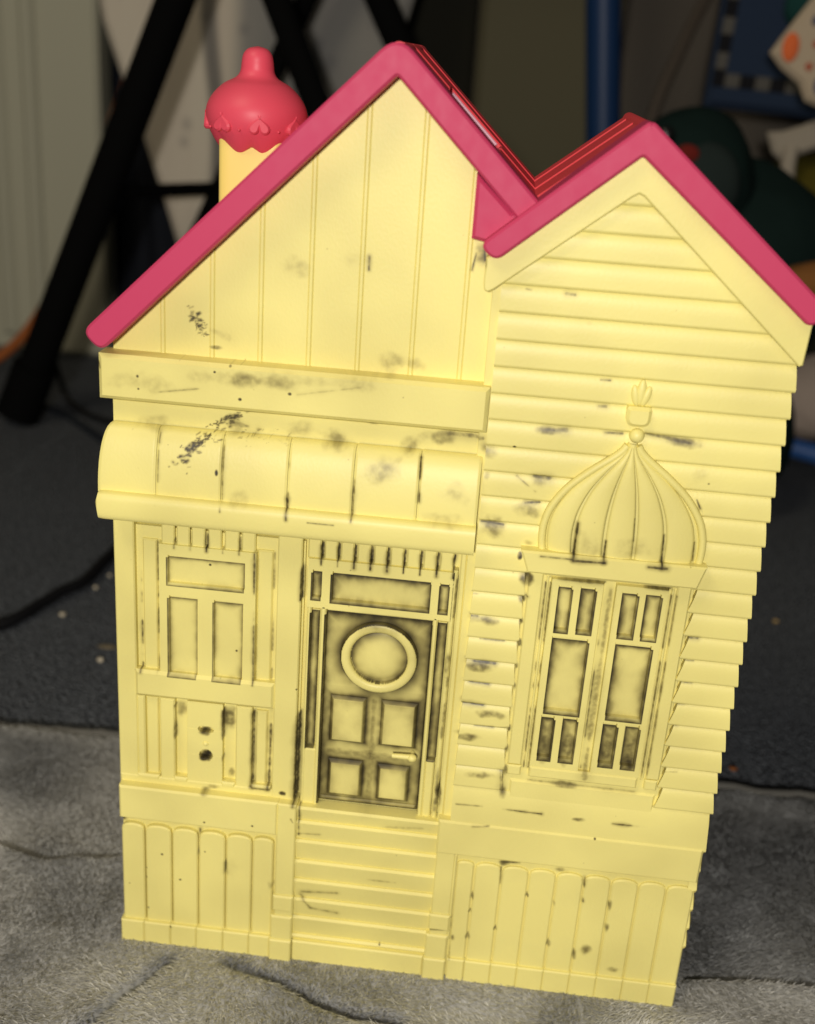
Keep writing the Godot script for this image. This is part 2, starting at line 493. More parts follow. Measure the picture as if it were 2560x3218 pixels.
	g_line(4.66, 24.43, 7.39, 24.46, 0.08, 0.35, 0.2)
	g_blot(9.64, 24.39, 0.3, 0.1, 0.6)
	g_line(7.62, 20.79, 8.58, 20.79, 0.05, 0.5, 0.3)
	g_line(11.34, 19.89, 11.91, 19.93, 0.1, 0.35, 0.2)
	# the long band
	g_blot(5.11, 25.69, 0.7, 0.35, 0.4)
	g_blot(6.23, 25.70, 0.8, 0.35, 0.3)
	g_line(3.24, 25.66, 9.55, 25.96, 0.6, 0.17, 0.1)
	g_line(0.85, 24.77, 3.61, 25.26, 0.06, 0.4, 0.3)
	g_line(6.99, 25.34, 9.28, 25.82, 0.1, 0.22, 0.3)
	g_blot(1.34, 25.29, 1.6, 0.5, 0.2)
	g_blot(1.21, 25.48, 0.08, 0.08, 0.9)
	g_line(-0.23, 25.86, -0.17, 25.65, 0.06, 0.9, 0.0)
	for s in [[4.01, 25.89], [4.55, 26.14], [4.93, 24.98], [6.71, 25.34], [1.24, 25.02]]:
		g_blot(s[0], s[1], 0.07, 0.06, 0.8)
	g_blot(10.16, 26.62, 0.7, 0.5, 0.28)
	g_blot(11.07, 26.61, 0.4, 0.3, 0.25)
	g_blot(3.84, 26.56, 0.3, 0.1, 0.5)
	# gable boards
	g_line(9.18, 30.23, 9.19, 29.77, 0.09, 0.75, 0.0)
	g_blot(6.71, 29.65, 0.75, 0.45, 0.25)
	g_blot(8.60, 30.16, 0.6, 0.45, 0.12)
	g_flecks(2.86, 27.84, 3.41, 26.96, 0.14, 55, 0.65)
	g_flecks(3.11, 27.36, 3.37, 26.96, 0.06, 16, 0.9)
	g_line(3.54, 27.23, 4.30, 26.96, 0.3, 0.18, 0.3)
	# fence, posts and steps
	for s in [[15.00, 4.41, 0.1, 0.3], [14.96, 3.65, 0.1, 0.12], [14.98, 2.32, 0.14, 0.2], [14.36, 2.20, 0.14, 0.3], [18.38, 4.57, 0.1, 0.2], [18.37, 2.47, 0.14, 0.25], [19.50, 2.15, 0.14, 0.35], [20.65, 4.82, 0.1, 0.35], [20.67, 3.62, 0.12, 0.28], [21.19, 1.53, 0.4, 0.22], [16.08, 2.92, 0.1, 0.15], [17.24, 4.80, 0.08, 0.12], [19.92, 2.34, 0.35, 0.35]]:
		g_blot(s[0], s[1], s[2], s[3], 0.6)
	g_line(19.48, 5.96, 19.54, 4.84, 0.09, 0.6, 0.4)
	g_line(16.05, 5.99, 16.09, 5.17, 0.06, 0.5, 0.3)
	g_blot(16.16, 6.15, 0.3, 0.22, 0.55)
	g_line(16.01, 6.24, 16.77, 6.30, 0.08, 0.7, 0.2)
	g_blot(18.45, 6.19, 0.4, 0.18, 0.6)
	g_line(14.30, 1.09, 14.22, 3.32, 0.05, 0.4, 0.3)
	g_line(3.40, 6.02, 3.39, 4.87, 0.09, 0.75, 0.1)
	g_line(4.54, 4.59, 4.55, 4.13, 0.09, 0.65, 0.1)
	g_line(5.09, 6.34, 6.64, 6.27, 0.08, 0.7, 0.2)
	g_blot(6.51, 3.72, 0.25, 0.35, 0.5)
	g_blot(4.73, 4.39, 0.7, 0.7, 0.1)
	g_blot(3.91, 8.14, 0.32, 0.15, 0.5)
	g_blot(6.81, 8.20, 0.16, 0.14, 0.8)
	g_line(7.27, 7.28, 7.36, 7.11, 0.06, 0.6, 0.0)
	g_line(7.59, 7.82, 7.58, 6.38, 0.1, 0.8, 0.2)
	g_line(7.77, 3.33, 8.22, 2.75, 0.12, 0.5, 0.1)
	g_line(8.22, 2.75, 9.37, 2.62, 0.12, 0.4, 0.2)
	g_line(7.81, 3.51, 9.32, 3.67, 0.14, 0.4, 0.2)
	g_line(10.41, 4.52, 11.73, 4.54, 0.1, 0.35, 0.3)
	g_line(11.19, 7.22, 13.01, 7.42, 0.2, 0.25, 0.2)
	g_line(7.62, 6.44, 8.45, 6.50, 0.1, 0.4, 0.2)
	g_line(13.37, 2.52, 14.17, 2.58, 0.05, 0.7, 0.1)
	g_line(0.07, 6.29, 0.14, 6.13, 0.1, 0.9, 0.0)
	for s in [[1.81, 4.67], [2.59, 3.47], [0.38, 2.97], [1.17, 1.78], [1.13, 3.87], [1.12, 3.38], [3.66, 6.64], [3.66, 5.06], [5.68, 6.73], [2.21, 1.01], [11.28, 1.27], [7.25, 13.15], [3.70, 18.09], [4.78, 14.49], [19.62, 8.05], [14.23, 3.26]]:
		g_blot(s[0], s[1], 0.06, 0.055, 0.8)
	for i in 60:
		g_blot(rng.randf_range(0.3, 23.8), rng.randf_range(0.5, 33.0), 0.04, 0.035, rng.randf_range(0.1, 0.4))
	var out := PackedByteArray()
	out.resize(GW * GH * 3)
	var base := lin(0.855, 0.762, 0.262)
	var dirt_shade := Color(0.15, 0.135, 0.105)
	for y in GH:
		for x in GW:
			var i := y * GW + x
			var film := 0.035 * clampf(noise.get_noise_2d(x * 0.35, y * 0.35) + 0.35, 0.0, 1.0)
			var k := clampf(pow(grime_shade[i], 1.5) * 0.97 + film, 0.0, 1.0)
			out[i * 3] = int(base.r * pow(dirt_shade.r, k) * 255.0)
			out[i * 3 + 1] = int(base.g * pow(dirt_shade.g, k) * 255.0)
			out[i * 3 + 2] = int(base.b * pow(dirt_shade.b, k) * 255.0)
	return ImageTexture.create_from_image(Image.create_from_data(GW, GH, false, Image.FORMAT_RGB8, out))

# ---------------------------------------------------------------- scene
func _ready() -> void:
	rng.seed = 41
	noise.seed = 7
	noise.frequency = 0.01
	noise.fractal_octaves = 3
	camera_and_light()
	materials()
	setting()
	build_house()
	backdrop_things()
	small_things()

func camera_and_light() -> void:
	var cam := Camera3D.new()
	cam.name = "camera"
	cam.transform = Transform3D(Basis(Vector3(0.99312, 0.06621, -0.09663), Vector3(-0.09685, 0.92817, -0.35934), Vector3(0.06590, 0.36623, 0.92819)).orthonormalized(), Vector3(0.13965, 0.36737, 0.39240))
	cam.fov = 47.66
	cam.near = 0.02
	cam.far = 20.0
	var at := CameraAttributesPhysical.new()
	at.frustum_focal_length = 27.17
	at.frustum_focus_distance = 0.435
	at.frustum_near = 0.02
	at.frustum_far = 20.0
	at.exposure_aperture = 5.0
	cam.attributes = at
	cam.fov = 47.66
	add_child(cam)
	cam.current = true
	var e := Environment.new()
	e.background_mode = Environment.BG_COLOR
	e.background_color = lin(0.035, 0.033, 0.03)
	e.tonemap_mode = Environment.TONE_MAPPER_LINEAR
	e.tonemap_exposure = 1.0
	e.sdfgi_enabled = true
	e.ssao_enabled = true
	e.ssil_enabled = true
	var we := WorldEnvironment.new()
	we.name = "environment"
	we.environment = e
	add_child(we)
	# the flash, pulled back behind the lens to even out its falloff
	var f := OmniLight3D.new()
	f.name = "flash"
	f.position = Vector3(0.10, 0.46, 0.85)
	f.light_color = Color(1.0, 0.975, 0.94)
	f.light_energy = 0.71
	f.light_size = 0.03
	f.omni_range = 12.0
	f.omni_attenuation = 2.0
	f.shadow_enabled = true
	add_child(f)
	# the room's warm lamp, high on the left behind the camera
	var k := AreaLight3D.new()
	k.name = "room_lamp"
	k.area_size = Vector2(0.5, 0.5)
	k.light_color = Color(1.0, 0.94, 0.82)
	k.light_energy = 0.72
	k.area_range = 12.0
	k.area_attenuation = 2.0
	k.shadow_enabled = true
	add_child(k)
	k.look_at_from_position(Vector3(-0.5, 1.45, 0.7), Vector3(0.1, 0.15, 0.0))

func materials() -> void:
	yellow = mat("yellow_plastic", Color.WHITE, 0.47, 0.5)
	yellow.albedo_texture = grime_shade_texture()
	var fine := noise_tex(1024, 0.22, 2, 5, Color.BLACK, Color.WHITE)
	yellow.heightmap_enabled = true
	yellow.heightmap_texture = fine
	yellow.heightmap_scale = 0.004
	yellow_plain = mat("yellow_plastic_side", lin(0.855, 0.757, 0.258), 0.5, 0.5)
	pink = mat("pink_plastic", lin(0.53, 0.047, 0.122), 0.5, 0.35)
	var worn := noise_tex(512, 0.03, 4, 21, Color(0.47, 0.47, 0.47), Color(0.58, 0.58, 0.58), 1.2)
	pink.roughness = 1.0
	pink.roughness_texture = worn
	pink.uv1_scale = Vector3(2.5, 2.5, 2.5)
	pink_roof_lit = mat("pink_plastic_roof_lit", lin(0.68, 0.06, 0.075), 0.52, 0.35)  # same plastic as the trim, warm overhead light put into the colour
	dome_pink = mat("soft_pink_plastic", lin(0.68, 0.07, 0.112), 0.45, 0.4)

func box(called: String, x0: float, y0: float, x1: float, y1: float, z0: float, z1: float, c := 0.05, parent: Node = null, m: Material = null) -> MeshInstance3D:
	begin()
	plate(x0, y0, x1, y1, z0, z1, c)
	return add(called, m if m else yellow, parent if parent else house)

func shape(called: String, pts: Array, z0: float, z1: float, c := 0.05, m: Material = null) -> MeshInstance3D:
	begin()
	poly(pts, z0, z1, c)
	return add(called, m if m else yellow, house)

func frame_part(called: String, x0: float, y0: float, x1: float, y1: float, holes: Array, z0: float, z1: float, pane_z: float) -> void:
	begin()
	lattice(x0, y0, x1, y1, holes, z0, z1, 0.07)
	var o := add(called, yellow, house)
	for h in holes:
		begin()
		plate(h[0] - 0.02, h[1] - 0.02, h[2] + 0.02, h[3] + 0.02, pane_z - 0.1, pane_z, 0.01)
		add("pane", yellow, o)

func rounded_top(x0: float, x1: float, y0: float, y1: float) -> Array:
	var p := [Vector2(x0, y0), Vector2(x1, y0)]
	var r := (x1 - x0) * 0.5
	var h := r * 0.6
	for i in 9:
		var a := PI * i / 8.0
		p.append(Vector2((x0 + x1) / 2.0 + r * cos(a), y1 - h + h * pow(sin(a), 0.7)))
	return p

# one lapped board: its lower edge stands proud, its upper edge lies back
func lap(x0b: float, x1b: float, yb: float, x0t: float, x1t: float, yt: float, zb: float, zt: float, zback: float) -> void:
	var c := 0.13
	var a := Vector3(x0b, yb + c, zb)
	var b := Vector3(x1b, yb + c, zb)
	var d := Vector3(x1t, yt, zt)
	var e := Vector3(x0t, yt, zt)
	var a3 := Vector3(x0b, yb, zback)
	var b3 := Vector3(x1b, yb, zback)
	var d3 := Vector3(x1t, yt, zback)
	var e3 := Vector3(x0t, yt, zback)
	var seg := 7
	var hgt := yt - yb - c
	for i in seg:
		var s0 := float(i) / seg
		var s1 := float(i + 1) / seg
		var pa := a.lerp(e, s0)
		var pb := b.lerp(d, s0)
		var qa := a.lerp(e, s1)
		var qb := b.lerp(d, s1)
		pa.z = lerpf(zb, zt, pow(s0, 4.0))
		pb.z = pa.z
		qa.z = lerpf(zb, zt, pow(s1, 4.0))
		qb.z = qa.z
		var n0 := Vector3(0, 4.0 * pow(s0, 3.0) * (zb - zt) / hgt, 1).normalized()
		var n1 := Vector3(0, 4.0 * pow(s1, 3.0) * (zb - zt) / hgt, 1).normalized()
		tri(pa, pb, qb, n0, n0, n1)
		tri(pa, qb, qa, n0, n1, n1)
	for i in 4:
		var t0 := i * PI / 8.0
		var t1 := (i + 1) * PI / 8.0
		var n0 := Vector3(0, -sin(t0), cos(t0))
		var n1 := Vector3(0, -sin(t1), cos(t1))
		var o0 := Vector3(0, -sin(t0) * c, (cos(t0) - 1.0) * c)
		var o1 := Vector3(0, -sin(t1) * c, (cos(t1) - 1.0) * c)
		tri(a + o0, b + o0, b + o1, n0, n0, n1)
		tri(a + o0, b + o1, a + o1, n0, n1, n1)
	var low := Vector3(0, -c, -c)
	quad(a + low, b + low, b3, a3, Vector3(0, -1, 0))
	quad(a, e, e3, a3, Vector3(-1, 0, 0))
	quad(b, d, d3, b3, Vector3(1, 0, 0))
	quad(e, d, d3, e3, Vector3(0, 1, 0))

func build_house() -> void:
	house = thing("toy_house", "yellow plastic toy house with two pink gables and a pink domed chimney cap", "toy house", Vector3(12, 0, -4))
	# ---- body
	begin()
	poly([Vector2(0.1, 0), Vector2(13.75, 0), Vector2(13.75, 33.1), Vector2(12.75, 33.25), Vector2(9.9, 36.05), Vector2(0.1, 26.5)], -8.3, -0.95, 0.02)
	add("left_wall", yellow, house)
	begin()
	poly([Vector2(13.5, 0), Vector2(23.85, 0), Vector2(23.85, 29.4), Vector2(17.95, 34.1), Vector2(13.5, 30.5)], -8.3, -0.3, 0.02)
	add("bay_wall", yellow, house)
	# ---- upper left gable: upright boards with thin battens
	var bx := [0.06, 25.79, 1.98, 25.79, 3.78, 25.79, 5.52, 25.79, 7.27, 25.79, 9.03, 25.79, 10.94, 25.79, 12.68, 25.79, 13.69, 25.79]
	for i in 8:
		var x0: float = bx[i * 2]
		var x1: float = bx[i * 2 + 2] - 0.14
		var p := [Vector2(x0, 25.6), Vector2(x1, 25.6)]
		for x in [x1, 9.84, x0]:
			if x >= x0 and x <= x1:
				p.append(Vector2(x, minf(roof_under(x), 33.3 if x > 12.8 else 99.0)))
		if i == 7:
			p = [Vector2(x0, 25.6), Vector2(x1, 25.6), Vector2(x1, 32.0), Vector2(x0, 33.0)]
		shape("gable_board", p, -1.1, -0.75, 0.03)
		if i < 7:
			box("batten", x1 + 0.0, 25.6, x1 + 0.14, roof_under(x1 + 0.07), -1.1, -0.725, 0.03)
	# ---- the long band, the recess below it, the awning
	box("band", -0.22, 24.52, 13.76, 26.18, -0.90, 0.12, 0.14)
	box("recess_board", 0.10, 22.84, 13.70, 24.36, -1.00, -0.45, 0.02)
	var ax := [0.13, 22.93, 1.93, 22.93, 4.35, 22.93, 6.79, 22.93, 9.18, 22.93, 11.54, 22.93, 13.72, 22.93]
	for i in 6:
		var x0: float = ax[i * 2]
		var x1: float = ax[i * 2 + 2]
		begin()
		awning(x0, x1 - 0.015)
		add("awning_panel", yellow, house)
	begin()
	var rod := func(u: float, v: float) -> Vector3:
		var a := u * TAU
		var w := minf(v / 0.985, 1.0)
		var t := w * 14.1
		var e := v * 14.1
		var s := sqrt(maxf(0.0, 1.0 - pow(maxf(0.0, 1.0 - e / 0.35), 2.0))) * 0.35 + 0.65
		if e <= 0.0001 or v > 0.999:
			s = 0.0
		var px := cos(a)
		var py := sin(a)
		px = signf(px) * pow(absf(px), 0.55)
		py = signf(py) * pow(absf(py), 0.55)
		return Vector3(t - 0.38, 20.6 + 0.55 * s * py, 0.4 + 0.42 * s * px)
	patch(rod, 28, 67, Vector3(7, 20.6, 0.4))
	add("awning_rail", yellow, house)
	# ---- left bay below the awning
	box("recess_back", -0.10, 7.37, 7.38, 19.39, -1.00, -0.72, 0.01)
	box("corner_board", -0.02, 7.59, 0.78, 19.72, -0.90, -0.42, 0.05)
	box("corner_post", 6.37, 7.69, 7.31, 19.75, -0.90, -0.36, 0.05)
	frame_part("side_window", 1.75, 13.15, 5.53, 18.81, [[2.10, 17.22, 5.11, 18.38], [2.13, 13.25, 3.29, 16.67], [3.91, 13.25, 5.08, 16.67]], -0.85, -0.42, -0.56)
	box("shutter_strip", 1.05, 13.04, 1.63, 18.88, -0.90, -0.60, 0.06)
	box("shutter_strip", 5.55, 13.04, 6.16, 18.88, -0.90, -0.60, 0.06)
	box("window_rail", 0.74, 12.11, 6.38, 13.28, -0.90, -0.30, 0.12)
	for r in [[1.83, 18.77, 2.34, 19.66], [2.42, 18.77, 2.93, 19.66], [3.00, 18.77, 3.53, 19.66], [3.65, 18.77, 4.16, 19.66], [4.29, 18.77, 4.84, 19.66], [4.95, 18.77, 5.48, 19.66]]:
		box("bracket", r[0], r[1], r[2], r[3], -0.9, -0.5, 0.05)
	# slats with openings between them
	box("slat", 0.76, 8.20, 1.09, 12.04, -0.90, -0.42, 0.06)
	box("slat", 1.70, 8.20, 2.32, 12.04, -0.90, -0.42, 0.06)
	box("slat", 4.83, 8.20, 5.49, 12.04, -0.90, -0.42, 0.06)
	box("slat_inset", 1.09, 8.08, 1.60, 11.94, -0.90, -0.58, 0.05)
	box("slat_inset", 5.63, 8.34, 6.09, 11.84, -0.90, -0.58, 0.06)
	var hx := [2.83, 8.20, 4.30, 12.04]
	var c1 := Vector2(3.60, 10.79)
	var c2 := Vector2(3.61, 9.57)
	var up1 := []
	var dn1 := []
	var up2 := []
	var dn2 := []
	for i in 9:
		var a := PI - PI * i / 8.0
		up1.append(c1 + Vector2(0.33 * cos(a), 0.2 * sin(a) - 0.05 * pow(sin(a), 8.0)))
		dn1.append(c1 + Vector2(0.33 * cos(a), -0.2 * sin(a) + 0.07 * pow(sin(a), 6.0)))
		up2.append(c2 + Vector2(0.29 * cos(a), 0.3 * pow(sin(a), 1.2)))
		dn2.append(c2 + Vector2(0.29 * cos(a), -0.24 * sin(a) + 0.1 * pow(sin(a), 8.0)))
	dn1.reverse()
	dn2.reverse()
	begin()
	poly([Vector2(hx[0], c1.y)] + up1 + [Vector2(hx[2], c1.y), Vector2(hx[2], hx[3]), Vector2(hx[0], hx[3])], -0.9, -0.42, 0.012)
	poly([Vector2(hx[0], c2.y)] + up2 + [Vector2(hx[2], c2.y), Vector2(hx[2], c1.y)] + dn1 + [Vector2(hx[0], c1.y)], -0.9, -0.42, 0.012)
	poly([Vector2(hx[0], hx[1]), Vector2(hx[2], hx[1]), Vector2(hx[2], c2.y)] + dn2 + [Vector2(hx[0], c2.y)], -0.9, -0.42, 0.012)
	add("cutout_slat", yellow, house)
	begin()
	blob(Vector3(3.60, 10.14, -0.45), Vector3(0.13, 0.1, 0.12), 12, 8)
	add("stud", yellow, house)
	box("lower_rail", -0.00, 7.57, 6.63, 8.29, -0.90, -0.38, 0.06)
	for r in [[0.74, 8.15, 1.67, 8.37], [2.28, 8.15, 2.86, 8.39], [4.27, 8.15, 4.84, 8.41], [5.49, 8.15, 6.33, 8.43]]:
		box("slat_foot", r[0], r[1], r[2], r[3], -0.8, -0.35, 0.07)
	# ---- entrance
	box("entrance_back", 7.14, 7.22, 13.59, 19.51, -1.10, -0.92, 0.01)
	frame_part("fanlight", 7.54, 16.76, 13.09, 18.80, [[7.71, 17.21, 8.08, 18.36], [8.47, 17.16, 12.23, 18.36], [12.58, 17.14, 12.93, 18.34]], -1.0, -0.48, -0.66)
	for i in 9:
		var r := [8.11, 18.79, 8.62, 19.66]
		box("dentil", r[0] + i * 0.627 - 0.627, r[1], r[2] + i * 0.627 - 0.627, r[3], -1.0, -0.55, 0.06)
	box("door_jamb", 8.08, 7.70, 8.29, 16.86, -1.00, -0.48, 0.06)
	box("door_jamb", 7.54, 7.68, 7.71, 16.85, -1.00, -0.50, 0.06)
	box("door_jamb", 12.41, 7.70, 12.60, 16.86, -1.00, -0.48, 0.06)
	box("door_jamb", 12.99, 7.70, 13.21, 18.88, -1.00, -0.48, 0.06)
	box("door_jamb", 13.26, 7.74, 13.50, 19.75, -1.00, -0.36, 0.06)
	box("side_light", 7.66, 10.36, 8.00, 16.54, -1.00, -0.82, 0.02)
	box("side_light", 12.61, 10.36, 12.96, 16.54, -1.00, -0.82, 0.02)
	box("side_panel", 7.60, 7.67, 8.14, 10.38, -1.00, -0.52, 0.06)
	box("side_panel", 12.58, 7.67, 12.95, 10.44, -1.00, -0.52, 0.06)
	var door := box("door", 8.28, 7.53, 12.38, 16.47, -1.00, -0.85, 0.04)
	for r in [[8.59, 10.73, 10.03, 12.84], [10.63, 10.77, 12.09, 12.84], [8.61, 8.17, 10.03, 9.88], [10.65, 8.19, 11.95, 9.86]]:
		box("door_panel", r[0], r[1], r[2], r[3], -0.95, -0.64, 0.14, door)
	var sill := [8.35, 7.90, 12.32, 8.06, -0.95, -0.72]
	box("kick_ridge", sill[0], sill[1], sill[2], sill[3], sill[4], sill[5], 0.06, door)
	begin()
	var rc := Vector3(10.41, 14.74, -0.78)
	var torus := func(u: float, v: float) -> Vector3:
		var a := u * TAU
		var b := v * TAU
		var d := Vector3(cos(a), sin(a), 0)
		var cx := signf(cos(b)) * pow(absf(cos(b)), 0.8)
		var cz := signf(sin(b)) * pow(absf(sin(b)), 0.8)
		return rc + d * (1.33 + 0.215 * cx) + Vector3(0, 0, 0.22 * cz)
	for part in 8:
		var seg := func(u: float, v: float) -> Vector3: return torus.call((part + u) / 8.0, v)
		patch(seg, 6, 14, rc + Vector3(cos((part + 0.5) * TAU / 8.0), sin((part + 0.5) * TAU / 8.0), 0) * 1.33)
	add("porthole_ring", yellow, door)
	begin()
	blob(rc + Vector3(0, 0, -0.14), Vector3(1.14, 1.14, 0.16), 28, 12)
	add("porthole_glass", yellow, door)
	begin()
	var hp := Vector3(11.73, 10.54, -0.48)
	tube([hp + Vector3(-0.5, -0.02, 0), hp + Vector3(-0.1, 0, 0.02), hp + Vector3(0.35, 0, 0.0)], 0.1, 10, 0.12)
	blob(hp + Vector3(0.3, -0.02, 0.02), Vector3(0.2, 0.16, 0.18), 12, 8)
	tube([hp + Vector3(0.3, 0, 0), hp + Vector3(0.3, 0, -0.35)], 0.09, 8)
	add("door_handle", yellow_plain, door)
	# ---- clapboards of the right-hand bay
	for k in 26:
		var yb := 32.65 - k * 0.955
		var yt := yb + 0.955
		if k == 25:
			yb = 7.9
		var lo := bay_edges(yb)
		var hi := bay_edges(yt)
		if k == 0:
			hi = [17.9, 18.1]
		var x1b: float = minf(24.05, lo[1])
		var x1t: float = minf(23.94, hi[1])
		begin()
		if yb < 19.0 and yt > 10.5:
			lap(13.78, 15.74, yb, 13.84, 15.66, yt, 0.03, -0.085, -0.35)
			add("clapboard", yellow, house)
			begin()
			lap(21.74, x1b, yb, 21.98, x1t, yt, 0.03, -0.085, -0.35)
		else:
			lap(lo[0], x1b, yb, maxf(hi[0], 13.8), x1t, yt, 0.03, -0.085, -0.35)
		add("clapboard", yellow, house)
	# the boards turn the corner and run along the side wall
	for k in 28:
		var yb := 28.8 - k * 0.955
		if yb < 2.8:
			break
		begin()
		xf = Transform3D(Basis(Vector3(0, 0, -1), Vector3(0, 1, 0), Vector3(1, 0, 0)), Vector3(23.75, 0, 0))
		lap(0.06, 8.2, yb, 0.14, 8.2, yb + 0.955, 0.26, 0.18, -0.1)
		xf = Transform3D()
		add("side_clapboard", yellow_plain, house)
	# ---- gable fascia of the bay
	shape("gable_fascia", [Vector2(13.21, 30.65), Vector2(13.19, 29.80), Vector2(13.23, 29.58), Vector2(13.36, 29.53), Vector2(13.55, 29.63), Vector2(17.72, 32.96), Vector2(17.92, 33.08), Vector2(18.09, 33.01), Vector2(23.94, 27.91), Vector2(24.06, 27.97), Vector2(24.12, 29.36), Vector2(17.97, 34.32), Vector2(17.82, 34.32)], -0.35, 0.3, 0.05)
	# ---- tall window
	box("window_surround", 15.71, 8.92, 21.86, 19.45, -0.40, -0.12, 0.02)
	box("window_casing", 15.82, 11.05, 16.37, 19.41, -0.30, 0.02, 0.06)
	box("window_casing", 21.24, 11.03, 21.76, 19.41, -0.30, 0.02, 0.06)
	box("sill_block", 15.82, 10.60, 16.38, 11.04, -0.30, 0.06, 0.06)
	box("sill_block", 21.21, 10.58, 21.71, 11.02, -0.30, 0.06, 0.06)
	box("window_sill", 16.68, 10.61, 20.92, 11.09, -0.30, 0.10, 0.07)
	box("window_apron", 16.00, 9.02, 21.73, 10.32, -0.30, -0.04, 0.08)
	box("inner_jamb", 16.48, 11.03, 16.58, 19.29, -0.30, -0.02, 0.03)
	box("inner_jamb", 21.06, 11.03, 21.16, 19.29, -0.30, -0.02, 0.03)
	box("mullion", 18.68, 10.93, 19.05, 19.21, -0.35, -0.20, 0.05)
	frame_part("window_sash", 16.69, 11.10, 18.58, 19.21, [[16.95, 17.17, 17.45, 18.99], [17.76, 17.17, 18.31, 19.01], [16.94, 13.71, 18.29, 16.88], [16.91, 11.59, 17.42, 13.45], [17.74, 11.59, 18.30, 13.47]], -0.3, 0.06, -0.1)
	frame_part("window_sash", 19.06, 11.10, 20.94, 19.21, [[19.28, 17.18, 19.85, 18.97], [20.14, 17.18, 20.71, 19.01], [19.30, 13.71, 20.65, 16.87], [19.28, 11.59, 19.83, 13.42], [20.13, 11.59, 20.69, 13.44]], -0.3, 0.06, -0.1)
	shape("window_lintel", [Vector2(15.41, 20.41), Vector2(15.72, 19.56), Vector2(21.84, 19.56), Vector2(22.08, 20.43)], -0.3, 0.55, 0.07)
	onion_dome()
	# ---- steps between two posts
	var sy := [7.95, 7.28, 6.34, 5.33, 4.36, 3.4, 2.46, 1.5, 1.06]
	for i in 8:
		begin()
		var a: float = 36.74 - (36.74 - sy[i]) * 1.006
		var b: float = 36.74 - (36.74 - sy[i + 1]) * 1.006
		lap_step(7.5, 13.4, b, a, -0.27 + 0.012 * i, -0.12 + 0.012 * i)
		add("step", yellow, house)
	for s in [0.0, 6.66]:
		var o := box("stair_post", 6.7 + s, 2.2, 7.5 + s, 7.94, -0.9, 0.04, 0.06)
		box("post_block", 6.64 + s, 2.6, 7.52 + s, 3.38, -0.5, 0.16, 0.07, o)
		box("post_plinth", 6.57 + s, 1.0, 7.5 + s, 2.3, -0.5, 0.14, 0.07, o)
		box("post_foot", 6.55 + s, 0.0, 7.5 + s, 1.1, -0.5, 0.24, 0.06, o)
	# ---- left fence
	box("fence_rail", 0.06, 6.37, 6.73, 7.96, -0.90, 0.06, 0.08)
	var px := [0.08, 1.1, 2.26, 3.4, 4.57, 5.7, 6.62]
	for i in 6:
		shape("picket", rounded_top(px[i] + 0.02, px[i + 1] - 0.04, 0.9, 6.05), -0.5, -0.06, 0.06)
		box("skirt_block", px[i] - 0.06, 0.0, px[i + 1] - 0.07, 1.12, -0.6, 0.12 + 0.008 * (i % 2), 0.05)
	box("fence_back", 0.1, 0.0, 13.6, 6.6, -0.9, -0.3, 0.02)
	box("step_skirt", 7.52, 0.0, 13.2, 1.06, -0.6, 0.1, 0.06)
	# ---- right fence
	box("deck_rail", 13.33, 6.46, 23.95, 8.09, -0.60, 0.10, 0.08)
	box("deck_stile", 14.10, 2.02, 14.24, 6.44, -0.60, 0.02, 0.05)
	box("fence_back", 13.6, 0.0, 23.88, 6.5, -0.9, -0.16, 0.02)
	for i in 9:
		var a := 14.26 if i == 0 else 15.02 + (i - 1) * 1.117
		var b := 14.96 if i == 0 else a + 1.07
		shape("picket", rounded_top(a, b, 0.9, 6.12), -0.5, -0.02, 0.06)
		box("skirt_block", a - 0.04, 0.0, b + 0.0, 1.12, -0.6, 0.12 + 0.008 * (i % 2), 0.05)
	roof()
	chimney()

func roof_under(x: float) -> float:
	return 36.05 - absf(x - 9.84) * 0.983

func bay_edges(y: float) -> Array:
	if y <= 30.0:
		return [13.8, 30.0]
	return [maxf(13.8, 17.95 - (33.9 - y) * 1.24), 17.95 + (33.9 - y) * 1.24]

func lap_step(x0: float, x1: float, yb: float, yt: float, zb: float, zt: float) -> void:
	# a riser that leans back towards its foot, with a rounded nosing on top
	var c := 0.09
	quad(Vector3(x0, yb, zb), Vector3(x1, yb, zb), Vector3(x1, yt - c, zt), Vector3(x0, yt - c, zt), Vector3(0, 0, 1))
	quad(Vector3(x0, yt - c, zt), Vector3(x1, yt - c, zt), Vector3(x1, yt, zt - c), Vector3(x0, yt, zt - c), Vector3(0, 1, 1))
	quad(Vector3(x0, yt, zt - c), Vector3(x1, yt, zt - c), Vector3(x1, yt, -0.8), Vector3(x0, yt, -0.8), Vector3(0, 1, 0))
	quad(Vector3(x0, yb, zb), Vector3(x0, yt - c, zt), Vector3(x0, yt, -0.8), Vector3(x0, yb, -0.8), Vector3(-1, 0, 0))
	quad(Vector3(x1, yb, zb), Vector3(x1, yt - c, zt), Vector3(x1, yt, -0.8), Vector3(x1, yb, -0.8), Vector3(1, 0, 0))

func awning_z(v: float) -> Vector2:
	# height and depth along the swept curve, v 0 at the wall, 1 at the rail
	var a := v * PI * 0.5
	return Vector2(23.58 - 2.5 * (1.0 - cos(a)), -0.4 + 0.85 * pow(sin(a), 0.75))

